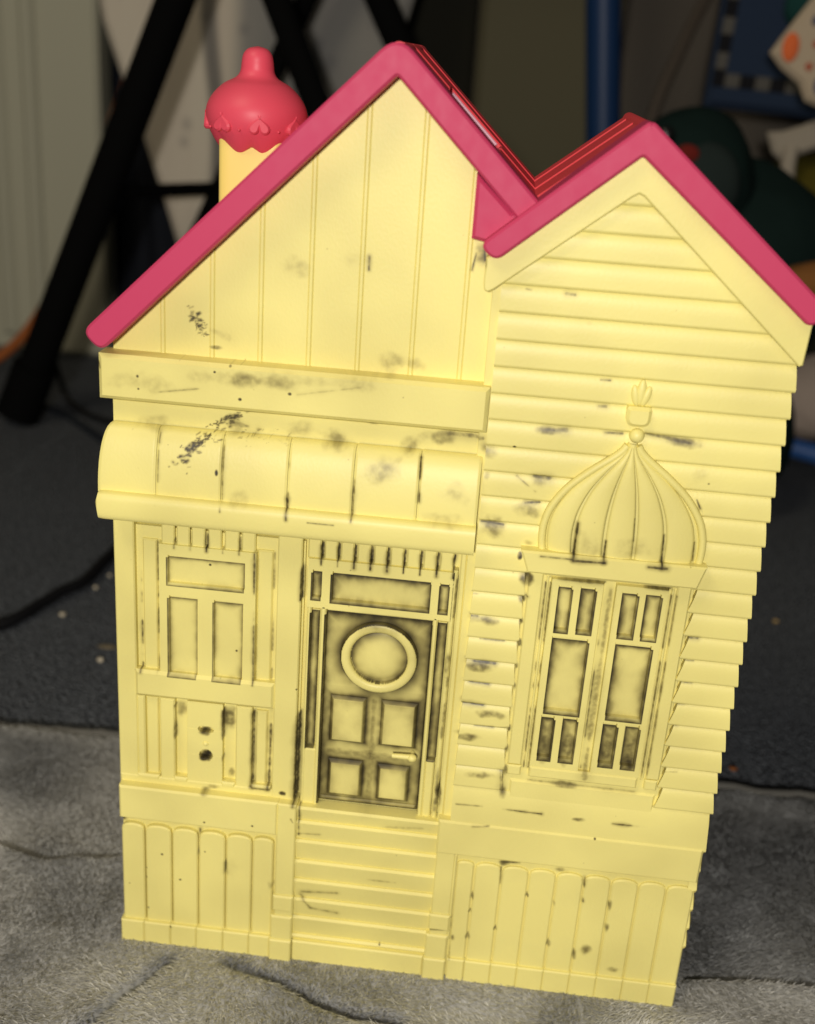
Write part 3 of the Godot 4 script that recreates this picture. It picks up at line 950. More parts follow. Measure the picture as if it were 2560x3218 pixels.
func awning(x0: float, x1: float) -> void:
	var n := 10
	var nx := 6
	var c := 0.09
	var mid := Vector3((x0 + x1) / 2.0, 20.0, -3.0)
	var f := func(u: float, v: float) -> Vector3:
		var q := awning_z(v)
		var e := minf(u, 1.0 - u) * (x1 - x0)
		var s := 0.0 if e >= c else (c - e)
		return Vector3(lerpf(x0 - (0.38 * sin(v * PI * 0.5) if x0 < 1.0 else 0.0), x1, u), q.x - s * 0.2, q.y - s * 0.45)
	# columns bunched at the two rounded edges
	var cols := [0.0, 0.35 * c / (x1 - x0), 0.75 * c / (x1 - x0), 1.2 * c / (x1 - x0), 0.5]
	for i in range(3, -1, -1):
		cols.append(1.0 - cols[i])
	for i in cols.size() - 1:
		var g := func(u: float, v: float) -> Vector3: return f.call(lerpf(cols[i], cols[i + 1], u), v)
		patch(g, 1, n, mid)
	for e in [x0, x1]:
		var o := Vector3(-1 if e == x0 else 1, 0, 0)
		var sx := 0.38 if e < 1.0 else 0.0
		var fan := Vector3(e, 21.0, -0.7)
		for k in n:
			var a := awning_z(float(k) / n)
			var b := awning_z(float(k + 1) / n)
			tri(fan, Vector3(e - sx * sin(k * PI * 0.5 / n), a.x - 0.02, a.y - 0.04), Vector3(e - sx * sin((k + 1) * PI * 0.5 / n), b.x - 0.02, b.y - 0.04), o, o, o)

func dome_hw(y: float) -> float:
	var t := [[20.2, 2.86], [20.7, 2.94], [21.3, 2.93], [21.9, 2.78], [22.4, 2.5], [22.9, 2.12], [23.3, 1.68], [23.7, 1.2], [24.0, 0.78], [24.3, 0.4], [24.55, 0.2], [24.72, 0.14]]
	for i in t.size() - 1:
		if y <= t[i + 1][0]:
			return lerpf(t[i][1], t[i + 1][1], clampf((y - t[i][0]) / (t[i + 1][0] - t[i][0]), 0.0, 1.0))
	return 0.14

func dome_smooth(y: float) -> float:
	return (dome_hw(y - 0.15) + dome_hw(y) + dome_hw(y + 0.15)) / 3.0

func onion_dome() -> void:
	begin()
	var cx := func(y: float) -> float: return lerpf(19.0, 18.88, clampf((y - 20.2) / 4.5, 0.0, 1.0))
	var back := func(u: float, v: float) -> Vector3:
		var y := 20.15 + v * 4.55
		var t := u * 2.0 - 1.0
		return Vector3(cx.call(y) + dome_smooth(y) * t * 0.99, y, 0.02 + 0.3 * sqrt(maxf(0.0, 1.0 - t * t)))
	patch(back, 18, 20)
	var o := add("dome", yellow, house)
	var bounds := [-0.93, -0.6, -0.22, 0.15, 0.51, 0.89]
	for k in 5:
		begin()
		var g := func(u: float, v: float) -> Vector3:
			var y := 20.2 + v * 4.4
			var t := lerpf(bounds[k] + 0.015, bounds[k + 1] - 0.015, u)
			var hw := dome_smooth(y)
			return Vector3(cx.call(y) + hw * t, y, 0.04 + 0.3 * sqrt(maxf(0.0, 1.0 - t * t)) + 0.08 * pow(sin(PI * u), 0.5) * clampf(hw, 0.0, 1.0))
		patch(g, 9, 22)
		add("dome_panel", yellow, o)
	begin()
	for s in [-1.0, 1.0]:
		var line := []
		for i in 25:
			var y := 20.22 + 4.4 * i / 24.0
			line.append(Vector3(cx.call(y) + s * dome_smooth(y) * 0.975, y, 0.08 + 0.1 * (i / 24.0)))
		tube(line, 0.14, 8)
	add("dome_rim", yellow, o)
	begin()
	blob(Vector3(18.97, 24.97, 0.12), Vector3(0.27, 0.26, 0.24), 14, 10)
	var fin := add("finial", yellow, house)
	begin()
	poly(round_corners([Vector2(18.5, 26.02), Vector2(18.5, 25.3), Vector2(19.37, 25.3), Vector2(19.37, 26.02)], [0.16, 0.34, 0.34, 0.16]), -0.1, 0.28, 0.12)
	add("finial_cup", yellow, fin)
	for s in [[18.74, 26.38, 0.15, 0.38, 0.22], [18.92, 26.5, 0.17, 0.46, -0.03], [19.1, 26.38, 0.15, 0.38, -0.28]]:
		begin()
		xf = Transform3D(Basis(Vector3(0, 0, 1), s[4]), Vector3(s[0], s[1], 0.06))
		blob(Vector3.ZERO, Vector3(s[2], s[3], 0.11), 14, 10)
		xf = Transform3D()
		add("finial_flame", yellow, fin)

func round_corners(p: Array, r: Array) -> Array:
	var out := []
	var k := p.size()
	for i in k:
		var a: Vector2 = p[(i + k - 1) % k]
		var b: Vector2 = p[i]
		var c: Vector2 = p[(i + 1) % k]
		if r[i] <= 0.0:
			out.append(b)
			continue
		var d0: Vector2 = b + (a - b).normalized() * r[i]
		var d1: Vector2 = b + (c - b).normalized() * r[i]
		for s in 7:
			var t := s / 6.0
			out.append(d0.lerp(b, t).lerp(b.lerp(d1, t), t))
	return out

func roof() -> void:
	# front trims: two bent bands, the right one lapping over the left one
	shape("roof_trim", round_corners([Vector2(-0.70, 26.94), Vector2(-0.02, 26.29), Vector2(9.90, 36.11), Vector2(14.20, 31.89), Vector2(14.94, 32.39), Vector2(9.84, 37.34)], [0.42, 0.4, 0.08, 0, 0, 0.75]), -1.0, 0.35, 0.09, pink)
	shape("roof_trim", round_corners([Vector2(12.95, 31.10), Vector2(13.51, 30.61), Vector2(17.85, 34.26), Vector2(23.90, 29.35), Vector2(24.70, 29.73), Vector2(18.08, 35.28), Vector2(17.88, 35.28)], [0.34, 0.34, 0.08, 0.18, 0.3, 0.1, 0.1]), -0.9, 0.7, 0.09, pink)
	shape("roof_gusset", [Vector2(12.66, 33.31), Vector2(12.66, 31.21), Vector2(13.20, 31.11), Vector2(14.40, 31.91), Vector2(14.30, 32.31), Vector2(13.90, 32.16)], -0.8, 0.1, 0.12, pink)
	# decks below the boards and boards along each slope
	var slopes := [[Vector2(-0.65, 26.78), Vector2(9.62, 37.0), false], [Vector2(9.9, 37.12), Vector2(14.74, 32.51), true], [Vector2(14.56, 32.53), Vector2(17.98, 35.2), false], [Vector2(18.12, 35.2), Vector2(24.6, 29.75), false]]
	for s in slopes:
		var a: Vector2 = s[0]
		var b: Vector2 = s[1]
		var length := a.distance_to(b)
		var d := (b - a) / length
		var n := Vector2(-d.y, d.x)
		var basis_ := Basis(Vector3(d.x, d.y, 0), Vector3(n.x, n.y, 0), Vector3(0, 0, 1))
		# local: x along the slope, y out of it, z towards the viewer
		var slabs := [[0.0, length, -8.4, -0.95]]
		if s[2]:
			slabs = [[0.0, length * 0.3, -8.4, -0.95], [length * 0.7, length, -8.4, -0.95], [length * 0.3, length * 0.7, -8.4, -5.7]]
		var deck: MeshInstance3D
		for q in slabs:
			begin()
			xf = Transform3D(basis_, Vector3(a.x, a.y, 0)) * Transform3D(Basis(Vector3(1, 0, 0), Vector3(0, 0, -1), Vector3(0, 1, 0)), Vector3.ZERO)
			plate(q[0], -q[3], q[1], -q[2], -0.62, -0.07, 0.01)
			xf = Transform3D()
			deck = add("roof_deck", pink_roof_lit, house)
		for i in 5:
			var z1 := -1.0 - i * 1.5
			var z0 := z1 - 1.36
			var cuts := [[0.0, length]]
			if s[2] and i < 3:
				cuts = [[0.0, length * 0.3], [length * 0.7, length]]
			for q in cuts:
				begin()
				xf = Transform3D(basis_, Vector3(a.x, a.y, 0)) * Transform3D(Basis(Vector3(1, 0, 0), Vector3(0, 0, -1), Vector3(0, 1, 0)), Vector3.ZERO)
				plate(q[0], -z1, q[1], -z0, -0.3, 0.0 - 0.03 * (i % 2), 0.05)
				xf = Transform3D()
				add("roof_board", pink_roof_lit, house)
		if s[2]:
			begin()
			xf = Transform3D(basis_, Vector3(a.x, a.y, 0))
			plate(length * 0.3 + 0.12, -0.5, length * 0.7 - 0.12, -0.1, -5.6, -5.38, 0.03)
			xf = Transform3D()
			add("slot_lining", mat("pale_lilac_plastic", lin(0.62, 0.33, 0.43), 0.45), house)
	begin()
	tube([Vector3(9.77, 36.8, -1.0), Vector3(9.77, 36.8, -8.6)], 0.32, 20)
	add("roof_ridge", pink_roof_lit, house)
	begin()
	tube([Vector3(18.05, 34.98, -1.0), Vector3(18.05, 34.98, -8.6)], 0.26, 20)
	add("roof_ridge", pink_roof_lit, house)
	shape("back_gable", [Vector2(0.1, 26.5), Vector2(23.9, 29.5), Vector2(18.0, 34.4), Vector2(14.35, 31.7), Vector2(9.8, 36.2)], -8.5, -8.2, 0.02, yellow_plain)

func chimney() -> void:
	var c := Vector3(4.25, 0, -5)
	begin()
	var post := func(u: float, v: float) -> Vector3:
		var a := u * TAU
		var px := signf(cos(a)) * pow(absf(cos(a)), 0.28)
		var pz := signf(sin(a)) * pow(absf(sin(a)), 0.28)
		return c + Vector3(px * 1.2, 28.5 + v * 5.2, pz * 1.2)
	patch(post, 48, 6, c + Vector3(0, 31, 0))
	var o := add("chimney", mat("chimney_yellow_plastic", lin(0.85, 0.66, 0.18), 0.45), house)  # yellow shifted to orange: the warmer, weaker light here put into the colour
	begin()
	var wave := func(q: Vector2, a: float, v: float) -> Vector2:
		var k := clampf((0.3 - v) / 0.3, 0.0, 1.0)
		var lobe := absf(sin(a * 4.0 + 0.35))
		return Vector2(q.x + 0.01 * k * lobe, q.y + k * k * 0.4 * (0.5 - lobe))
	lathe(c, [Vector2(1.15, 33.25), Vector2(1.28, 33.17), Vector2(1.52, 33.42), Vector2(1.75, 33.82), Vector2(1.85, 34.2), Vector2(1.81, 34.6), Vector2(1.58, 35.0), Vector2(1.2, 35.36), Vector2(0.78, 35.58), Vector2(0.62, 35.8), Vector2(0.58, 36.1), Vector2(0.52, 36.38), Vector2(0.34, 36.58), Vector2(0.02, 36.66)], 96, wave)
	add("chimney_cap", dome_pink, o)
	for k in 8:
		begin()
		var a := deg_to_rad(-30.0 + 45.0 * k)
		var d := Vector3(sin(a), 0.0, cos(a))
		var t := Vector3(cos(a), 0.0, -sin(a))
		var up := Vector3(0, 1, 0) - d * 0.08
		xf = Transform3D(Basis(t, up.normalized(), d), c + d * 1.83 + Vector3(0, 34.05, 0))
		var hp := []
		for i in 28:
			var h := TAU * i / 28.0
			hp.append(Vector2(0.0245 * 16.0 * pow(sin(h), 3.0), -0.024 * (13.0 * cos(h) - 5.0 * cos(2.0 * h) - 2.0 * cos(3.0 * h) - cos(4.0 * h)) - 0.02))
		poly(hp, -0.25, 0.07, 0.07)
		xf = Transform3D()
		add("heart", dome_pink, o)
		begin()
		var a2 := a + deg_to_rad(22.5)
		blob(c + Vector3(sin(a2), 0, cos(a2)) * 1.83 + Vector3(0, 33.86, 0), Vector3(0.055, 0.05, 0.055), 8, 6)
		add("bead", dome_pink, o)

# ---------------------------------------------------------------- floor, wall, throw
func blanket_edge(x: float) -> float:
	return lerpf(-15.6, -17.7, clampf((x + 12.0) / 40.0, 0.0, 1.0)) + 0.5 * noise.get_noise_2d(x * 9.0, 31.0) - 0.2 * noise.get_noise_2d(x * 60.0, 3.0)

func seg_side(p: Vector2, line: Array) -> Vector2:
	# distance to a broken line and the signed side
	var best := 1e9
	var side := 0.0
	for i in line.size() - 1:
		var q := Geometry2D.get_closest_point_to_segment(p, line[i], line[i + 1])
		var d := p.distance_to(q)
		if d < best:
			best = d
			side = signf((line[i + 1] - line[i]).cross(p - line[i]))
	return Vector2(best, side)

func fold(d: float, rise: float, dip: float) -> float:
	# a soft roll: high on the positive side, a shallow trough on the other
	return rise * smoothstep(-0.25, 0.3, d) * exp(-maxf(d, 0.0) / 1.8) - dip * smoothstep(0.2, -0.2, d) * exp(minf(d, 0.0) / 0.6)

func blanket_y(x: float, z: float) -> float:
	var p := Vector2(x, z)
	var flat := clampf(maxf(maxf(-x, x - 24.0), maxf(-8.6 - z, z - 0.3)) / 1.2, 0.0, 1.0)
	var h := (noise.get_noise_2d(x * 7.0, z * 7.0) * 0.5 - 0.18) * flat + noise.get_noise_2d(x * 45.0, z * 45.0) * 0.1 * flat
	for c in [[[Vector2(-2.0, 6.6), Vector2(0.4, 4.4), Vector2(1.6, 2.4), Vector2(2.4, 0.9)], 0.55], [[Vector2(5.0, 0.6), Vector2(7.5, 1.25), Vector2(9.0, 1.95), Vector2(11.0, 2.4), Vector2(12.6, 2.5)], 0.55]]:
		var d := seg_side(p, c[0]).x
		h -= c[1] * exp(-d * d / 0.1) * flat
		h += 0.22 * exp(-d * d / 1.6) * flat
	var l := seg_side(p, [Vector2(-14.0, -5.6), Vector2(-7.6, -4.85), Vector2(-5.1, -4.45), Vector2(-3.3, -5.1), Vector2(-1.2, -5.3)])
	h += fold(l.x * l.y, 0.45, 0.25) * flat * clampf((-x - 0.5) / 1.0, 0.0, 1.0)
	var r := seg_side(p, [Vector2(24.2, -1.55), Vector2(26.7, -1.9), Vector2(30.3, -2.0), Vector2(38.0, -2.6)])
	h += fold(r.x * r.y, 0.4, 0.15) * clampf((x - 24.1) / 0.8, 0.0, 1.0)
	# dimples and the worn-down far edge
	for c in [Vector2(31.8, -15.2), Vector2(31.2, -6.6), Vector2(30.0, -2.6), Vector2(27.0, -9.0)]:
		h -= 0.22 * exp(-p.distance_squared_to(c) / 0.25)
	var e := z - blanket_edge(x)
	return h - 0.75 * pow(clampf(1.0 - e / 0.9, 0.0, 1.0), 2.0)

func blanket_colour(x: float, z: float) -> Color:
	var tan_ := Color(0.57, 0.565, 0.535)
	var slate := Color(0.2, 0.207, 0.215)
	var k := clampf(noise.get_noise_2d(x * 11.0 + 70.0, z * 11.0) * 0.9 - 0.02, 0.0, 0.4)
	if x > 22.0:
		k = maxf(k, 0.75 * smoothstep(-1.4, -2.6, z) * (0.7 + 0.3 * smoothstep(-16.0, -13.0, z)))  # brushed nap and part of the house shadow, both put into the pile colour
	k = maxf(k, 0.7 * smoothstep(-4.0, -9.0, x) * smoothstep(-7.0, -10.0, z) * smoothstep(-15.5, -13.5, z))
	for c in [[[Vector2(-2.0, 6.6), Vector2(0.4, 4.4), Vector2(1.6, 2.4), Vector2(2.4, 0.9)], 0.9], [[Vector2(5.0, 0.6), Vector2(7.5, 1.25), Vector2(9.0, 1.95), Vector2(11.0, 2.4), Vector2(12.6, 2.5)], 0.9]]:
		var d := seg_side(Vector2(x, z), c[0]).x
		k = maxf(k, c[1] * exp(-d * d / 0.15))  # creases darkened: their shade is put into the pile colour
	return tan_.lerp(slate, clampf(k, 0.0, 1.0))

func setting() -> void:
	# carpet
	var carpet := mat("charcoal_carpet", Color.WHITE, 0.95, 0.15)
	carpet.albedo_texture = noise_tex(512, 0.06, 4, 11, lin(0.075, 0.082, 0.093), lin(0.15, 0.162, 0.178), 1.0)
	carpet.uv1_triplanar = true
	carpet.uv1_world_triplanar = true
	carpet.uv1_scale = Vector3(5, 5, 5)
	carpet.heightmap_enabled = true
	carpet.heightmap_texture = noise_tex(512, 0.11, 4, 12, Color.BLACK, Color.WHITE, 1.4)
	carpet.heightmap_scale = 0.4
	org = Vector3(0, -0.8, 0)
	begin()
	plate(-220, -120, 260, 140, -2, 0, 0.01)
	var fl := add("carpet", carpet)
	fl.rotation.x = -PI / 2
	fl.position = Vector3(0, 0, 0)
	fl.set_meta("kind", "structure")
	# the plate was built upright about its own base: lay it down at carpet height
	fl.position = Vector3(0, -0.008 , 0)
	# wall
	org = Vector3(0, -0.8, -112)
	begin()
	plate(-220, -0.8, 260, 240, -124, -112, 0.01)
	var w := add("wall", mat("taupe_wall", lin(0.16, 0.14, 0.11), 0.9, 0.2))
	w.set_meta("kind", "structure")
	tag(w, "dim taupe wall behind everything", "wall")
	blanket()

func blanket() -> void:
	org = Vector3(8, 0, 0)
	begin()
	var x0 := -34.0
	var x1 := 52.0
	var nx := 287
	var nz := 130
	var rows := []
	for j in nz + 1:
		var row := []
		for i in nx + 1:
			var x := lerpf(x0, x1, float(i) / nx)
			var t := float(j) / nz
			var z := lerpf(blanket_edge(x), 21.0, t)
			row.append(Vector3(x, blanket_y(x, z), z))
		rows.append(row)
	var cols := []
	for j in nz + 1:
		var row := []
		for i in nx + 1:
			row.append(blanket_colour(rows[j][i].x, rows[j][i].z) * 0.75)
		cols.append(row)
	for j in nz + 1:
		for i in nx + 1:
			var a: Vector3 = rows[j][maxi(i - 1, 0)]
			var b: Vector3 = rows[j][mini(i + 1, nx)]
			var c: Vector3 = rows[maxi(j - 1, 0)][i]
			var d: Vector3 = rows[mini(j + 1, nz)][i]
			st.set_normal((d - c).cross(b - a).normalized())
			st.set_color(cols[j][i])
			st.set_uv(Vector2(rows[j][i].x, rows[j][i].z) * 0.02)
			st.add_vertex((rows[j][i] - org) * 0.01)
	for j in nz:
		for i in nx:
			var k := j * (nx + 1) + i
			for q in [k, k + 1, k + nx + 2, k, k + nx + 2, k + nx + 1]:
				st.add_index(q)
	var m := mat("plush_throw", Color.WHITE, 0.95, 0.15)
	m.vertex_color_use_as_albedo = true
	m.rim_enabled = true
	m.rim = 0.3
	var o := MeshInstance3D.new()
	o.name = "throw_blanket"
	o.mesh = st.commit()
	o.material_override = m
	o.position = org * 0.01
	add_child(o, true)
	tag(o, "grey brown plush throw spread under the yellow toy house", "blanket")
	# the hem along the far edge
	begin()
	for i in 86:
		pass
	var hem := []
	for i in 173:
		var x := lerpf(x0, x1, i / 172.0)
		hem.append(Vector3(x, -0.42, blanket_edge(x) + 0.05))
	tube(hem, 0.3, 10)
	add("hem", mat("throw_hem", lin(0.13, 0.125, 0.11), 0.95, 0.15), o)
	# the pile: short lying fibres
	var blade := SurfaceTool.new()
	blade.begin(Mesh.PRIMITIVE_TRIANGLES)
	var pts := [Vector3(-0.03, 0, 0), Vector3(0.03, 0, 0), Vector3(-0.026, 0.1, 0.16), Vector3(0.026, 0.1, 0.16), Vector3(0, 0.13, 0.4)]
	for t in [[0, 1, 2], [1, 3, 2], [2, 3, 4]]:
		for q in t:
			blade.set_normal(Vector3(0, 0.9, -0.3).normalized())
			blade.add_vertex(pts[q] * 0.01)
	var bm := blade.commit()
	var fm := mat("plush_fibre", Color.WHITE, 0.9, 0.2)
	fm.vertex_color_use_as_albedo = true
	var where := []
	var tint := []
	var r := RandomNumberGenerator.new()
	r.seed = 99
	for i in 480000:
		var x := r.randf_range(-26.0, 46.0)
		var z := r.randf_range(-17.6, 9.0)
		if (x > 0.2 and x < 23.8 and z < -0.1) or z < blanket_edge(x) + 0.15:
			continue
		if x > 0.0 and x < 24.0 and z < -8.0:
			continue
		var y := blanket_y(x, maxf(z, blanket_edge(x) + 0.05))
		var dir := noise.get_noise_2d(x * 9.0 - 40.0, z * 9.0) * 2.6 + r.randfn(0.0, 0.45) + (0.6 if x > 20.0 else -0.5)
		var lean := r.randf_range(-0.3, 0.3)
		var b := Basis(Vector3.UP, dir) * Basis(Vector3.RIGHT, lean)
		var s := r.randf_range(0.5, 1.0)
		where.append(Transform3D(b.scaled(Vector3(s, s, s)), (Vector3(x, y - 0.02, z) - org) * 0.01))
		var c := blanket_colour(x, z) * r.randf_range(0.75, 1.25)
		c.a = 1.0
		tint.append(c)
	var mm := MultiMesh.new()
	mm.transform_format = MultiMesh.TRANSFORM_3D
	mm.use_colors = true
	mm.mesh = bm
	mm.instance_count = where.size()
	for i in where.size():
		mm.set_instance_transform(i, where[i])
		mm.set_instance_color(i, tint[i])
	var pile := MultiMeshInstance3D.new()
	pile.name = "pile"
	pile.multimesh = mm
	pile.material_override = fm
	pile.set_meta("kind", "stuff")
	o.add_child(pile, true)

# ---------------------------------------------------------------- things behind
func board_texture() -> ImageTexture:
	var w := 256
	var h := 384
	var im := Image.create(w, h, false, Image.FORMAT_RGB8)
	var r := RandomNumberGenerator.new()
	r.seed = 5
	var spots := []
	for i in 46:
		spots.append(Vector3(r.randf() * w, r.randf() * h, r.randf_range(3.0, 8.0)))
	for y in h:
		for x in w:
			var u := float(x) / w
			var c := Color(0.6, 0.54, 0.44)
			var s := noise.get_noise_2d(x * 2.0, y * 0.5)
			c = c.lerp(Color(0.5, 0.43, 0.36), clampf(s + 0.3, 0.0, 1.0) * 0.6)
			var band := absf(u - 0.40 - 0.02 * sin(y * 0.03))
			c = c.lerp(Color(0.1, 0.1, 0.1), smoothstep(0.035, 0.01, band) * 0.8)
			c = c.lerp(Color(0.2, 0.2, 0.195), smoothstep(0.43, 0.5, u) * 0.85)  # dark stripe and grey right half: shade on the board put into its cover
			for q in spots:
				var d := Vector2(x - q.x, (y - q.y) * 0.9).length()
				if d < q.z:
					c = c.lerp(Color(0.1, 0.1, 0.11), 0.35 * smoothstep(q.z, 0.0, d))
			im.set_pixel(x, y, c.linear_to_srgb())
	return ImageTexture.create_from_image(im)

func panel(called: String, x0: float, y0: float, x1: float, y1: float, z0: float, z1: float, m: Material, label: String, category: String, c := 0.4) -> MeshInstance3D:
	org = Vector3((x0 + x1) / 2.0, y0, z0)
	begin()
	plate(x0, y0, x1, y1, z0, z1, c)
	var o := add(called, m)
	tag(o, label, category)
	return o

func backdrop_things() -> void:
	var fy := -0.8
	var black := mat("black_tube", lin(0.004, 0.004, 0.004), 0.85, 0.1)
	# pale panelled door on the left
	var pale := mat("pale_paint", lin(0.44, 0.43, 0.33), 0.6, 0.3)
	var d := panel("door_leaf", -75, fy, -34.6, 150, -102, -98, pale, "pale olive grey door leaf with an upright moulding, at the left edge", "door", 0.5)
	begin()
	plate(-43.6, fy + 2.0, -41.8, 149, -98.2, -97.2, 0.5)
	add("moulding", pale, d)
	begin()
	plate(-47.5, fy + 2.0, -45.6, 149, -98.2, -97.4, 0.5)
	add("moulding", pale, d)
	# dark curtain between the door and the board
	org = Vector3(-29, fy, -107)
	begin()
	var fold := func(u: float, v: float) -> Vector3:
		return Vector3(lerpf(-36.0, -2.0, u), lerpf(fy, 120.0, v), -106.0 + 1.2 * sin(u * 40.0 + 2.0 * sin(v * 3.0)))
	patch(fold, 80, 6)
	for j in 1:
		var back := func(u: float, v: float) -> Vector3: return fold.call(u, v) + Vector3(0, 0, -0.4)
		patch(back, 80, 6, Vector3(-19, 60, 0))
	tag(add("curtain", mat("navy_cloth", lin(0.018, 0.02, 0.026), 0.95, 0.1)), "dark navy cloth hanging between the pale door and the ironing board", "curtain")
	# the board in its pale cover, nose down
	org = Vector3(-19, fy, -90)
	begin()
	var cover := mat("cotton_cover", Color.WHITE, 0.9, 0.2)
	cover.albedo_texture = board_texture()
	var outline := [Vector2(-19.9, 9.0), Vector2(-21.3, 9.6), Vector2(-22.6, 14.0), Vector2(-24.6, 20.0), Vector2(-27.3, 27.5), Vector2(-29.9, 34.0), Vector2(-31.4, 38.0), Vector2(-32.4, 43.0), Vector2(-33.2, 60.0), Vector2(-33.2, 96.0), Vector2(2.6, 96.0), Vector2(2.6, 60.0), Vector2(2.0, 44.0), Vector2(0.5, 38.0), Vector2(-3.0, 30.0), Vector2(-8.5, 21.0), Vector2(-14.5, 13.0), Vector2(-18.0, 9.6)]
	var uvst := []
	var lean := Transform3D(Basis(Vector3(1, 0, 0), -0.06), Vector3(0, 0, -88))
	xf = lean
	poly(outline, -1.8, 0.0, 0.7)
	xf = Transform3D()
	var bo := add("ironing_board", cover)
	bo.material_override = cover
	remap_uv(bo, Vector2(-34, 6), Vector2(37, 60))
	tag(bo, "ironing board in a pale spotted cover, nose down behind the black legs", "ironing board")
	# folding stand: two crossed pairs of black legs
	var s := thing("folding_stand", "black tubular stand with crossed legs and a rubber foot, in front of the ironing board", "folding stand", Vector3(-14, fy, -78))
	var legs := [[Vector3(-34.0, 0.6, -70), Vector3(-6.6, 68.0, -73), 1.75], [Vector3(9.6, 0.6, -70), Vector3(-21.5, 68.0, -73), 1.3], [Vector3(-26.8, 0.6, -84), Vector3(3.9, 68.0, -84), 1.05], [Vector3(21.5, 0.6, -84), Vector3(-15.6, 68.0, -84), 1.5]]
	for l in legs:
		begin()
		tube([l[0], l[0].lerp(l[1], 0.5), l[1]], l[2], 16)
		var leg := add("leg", black, s)
		begin()
		var dir: Vector3 = (l[1] - l[0]).normalized()
		tube([l[0] - dir * 0.6, l[0] + dir * 1.0, l[0] + dir * 4.5, l[0] + dir * 5.0], l[2] + 0.45, 16)
		add("rubber_foot", black, leg)
	begin()
	tube([Vector3(-25.2, 22.6, -71.5), Vector3(-17.0, 22.4, -84)], 0.68, 12)
	add("crossbar", black, s)
	begin()
	tube([Vector3(-0.5, 22.6, -71.5), Vector3(9.4, 22.4, -84)], 0.68, 12)
	add("crossbar", black, s)
	for y in [46.5]:
		begin()
		tube([Vector3(-15.2, y, -70), Vector3(-14.0, y, -94)], 0.8, 12)
		add("pivot_rod", black, s)
	begin()
	plate(-34, 67.5, 14, 69.5, -96, -68, 0.4)
	add("stand_top", black, s)
	# pale cupboard side behind the roof valley
	panel("cupboard_side", 8.0, fy, 24.0, 130, -110, -103.5, mat("olive_paint", lin(0.105, 0.095, 0.056), 0.7, 0.3), "olive grey cupboard side standing behind the roof valley", "cupboard", 0.8)
	panel("dark_gap_strip", -1.5, fy, 7.6, 130, -111, -108.5, mat("gap_black", lin(0.025, 0.024, 0.018), 0.95, 0.1), "near black upright strip added for the dark gap between the stand leg and olive cupboard", "cloth", 0.6)  # dark strip added to stand for the shaded gap beside the cupboard
	# blue frame
	var blue := mat("blue_tube", lin(0.008, 0.032, 0.1), 0.45, 0.4)
	org = Vector3(21.5, fy, -90)
	begin()
	tube([Vector3(24.0, fy, -90), Vector3(22.6, 29.4, -90), Vector3(20.9, 43.2, -90), Vector3(18.5, 80.0, -90)], 1.8, 20)
	tag(add("blue_pole", blue), "upright blue tube behind the right gable of the toy house", "pole")
	org = Vector3(48, fy, -73)
	begin()
	tube([Vector3(36.0, 3.9, -76.0), Vector3(44.2, 2.9, -74), Vector3(60.0, 0.9, -70)], 1.0, 16)
	tag(add("blue_rail", mat("blue_rail_paint", lin(0.03, 0.1, 0.3), 0.45, 0.4)), "blue tube lying low on the carpet at the right edge", "rail")
	# thin stick leaning on the wall
	org = Vector3(28, fy, -95)
	begin()
	tube(path3([Vector3(25.5, 16.0, -93), Vector3(27.6, 31.0, -95), Vector3(30.0, 39.0, -97), Vector3(33.5, 47.0, -100), Vector3(44.0, 66.0, -106)], 5), 0.62, 10)
	tag(add("thin_stick", mat("brown_stick", lin(0.06, 0.045, 0.032), 0.7)), "thin brown stick bending up from behind the green soft toy", "stick")
	# pale wall-side box behind the toys
	panel("taupe_screen", 24.6, fy, 75.0, 110, -110, -106, mat("taupe_board", lin(0.1, 0.087, 0.072), 0.9, 0.2), "taupe board behind the blue pole and the toys", "board", 0.5)
	play_panel()
	soft_toys()

func remap_uv(o: MeshInstance3D, at: Vector2, size: Vector2) -> void:
	var arr: Array = o.mesh.surface_get_arrays(0)
	var p: PackedVector3Array = arr[Mesh.ARRAY_VERTEX]
	var uv := PackedVector2Array()
	for v in p:
		var q := v * 100.0 + o.position * 100.0
		uv.append(Vector2((q.x - at.x) / size.x, 1.0 - (q.y - at.y) / size.y))
	arr[Mesh.ARRAY_TEX_UV] = uv
	var m := ArrayMesh.new()
	m.add_surface_from_arrays(Mesh.PRIMITIVE_TRIANGLES, arr)
	o.mesh = m

func play_panel() -> void:
	var navy := mat("navy_fabric", lin(0.022, 0.035, 0.065), 0.9, 0.2)
	var o := thing("play_panel", "navy padded play panel edged with black and white squares, upper right", "play panel", Vector3(45, 33, -86))
	xf = Transform3D(Basis(Vector3(0, 0, 1), -0.03), Vector3(32.3, 36.4, -86))
	begin()
	plate(-0.3, -2.6, 30, 34, -2.0, 0.0, 0.7)
	add("pad", navy, o)
	var white := mat("white_fabric", lin(0.1, 0.095, 0.085), 0.9, 0.2)
	var dark := mat("black_fabric", lin(0.012, 0.012, 0.014), 0.9, 0.2)
	for i in 14:
		begin()
		plate(1.2 + i * 1.5, -0.55, 2.7 + i * 1.5, 0.75, -0.3, 0.12, 0.1)
		add("square", dark if i % 2 else white, o)
		begin()
		plate(0.05, -0.55 + i * 1.6, 1.2, 1.05 + i * 1.6, -0.3, 0.12, 0.1)
		add("square", white if i % 2 else dark, o)
	begin()
	blob(Vector3(8.0, 7.4, 0.4), Vector3(2.6, 2.3, 1.4), 22, 14, 0.15)
	xf = Transform3D()
	add("teal_patch", mat("teal_fabric", lin(0.012, 0.05, 0.045), 0.9, 0.2), o)

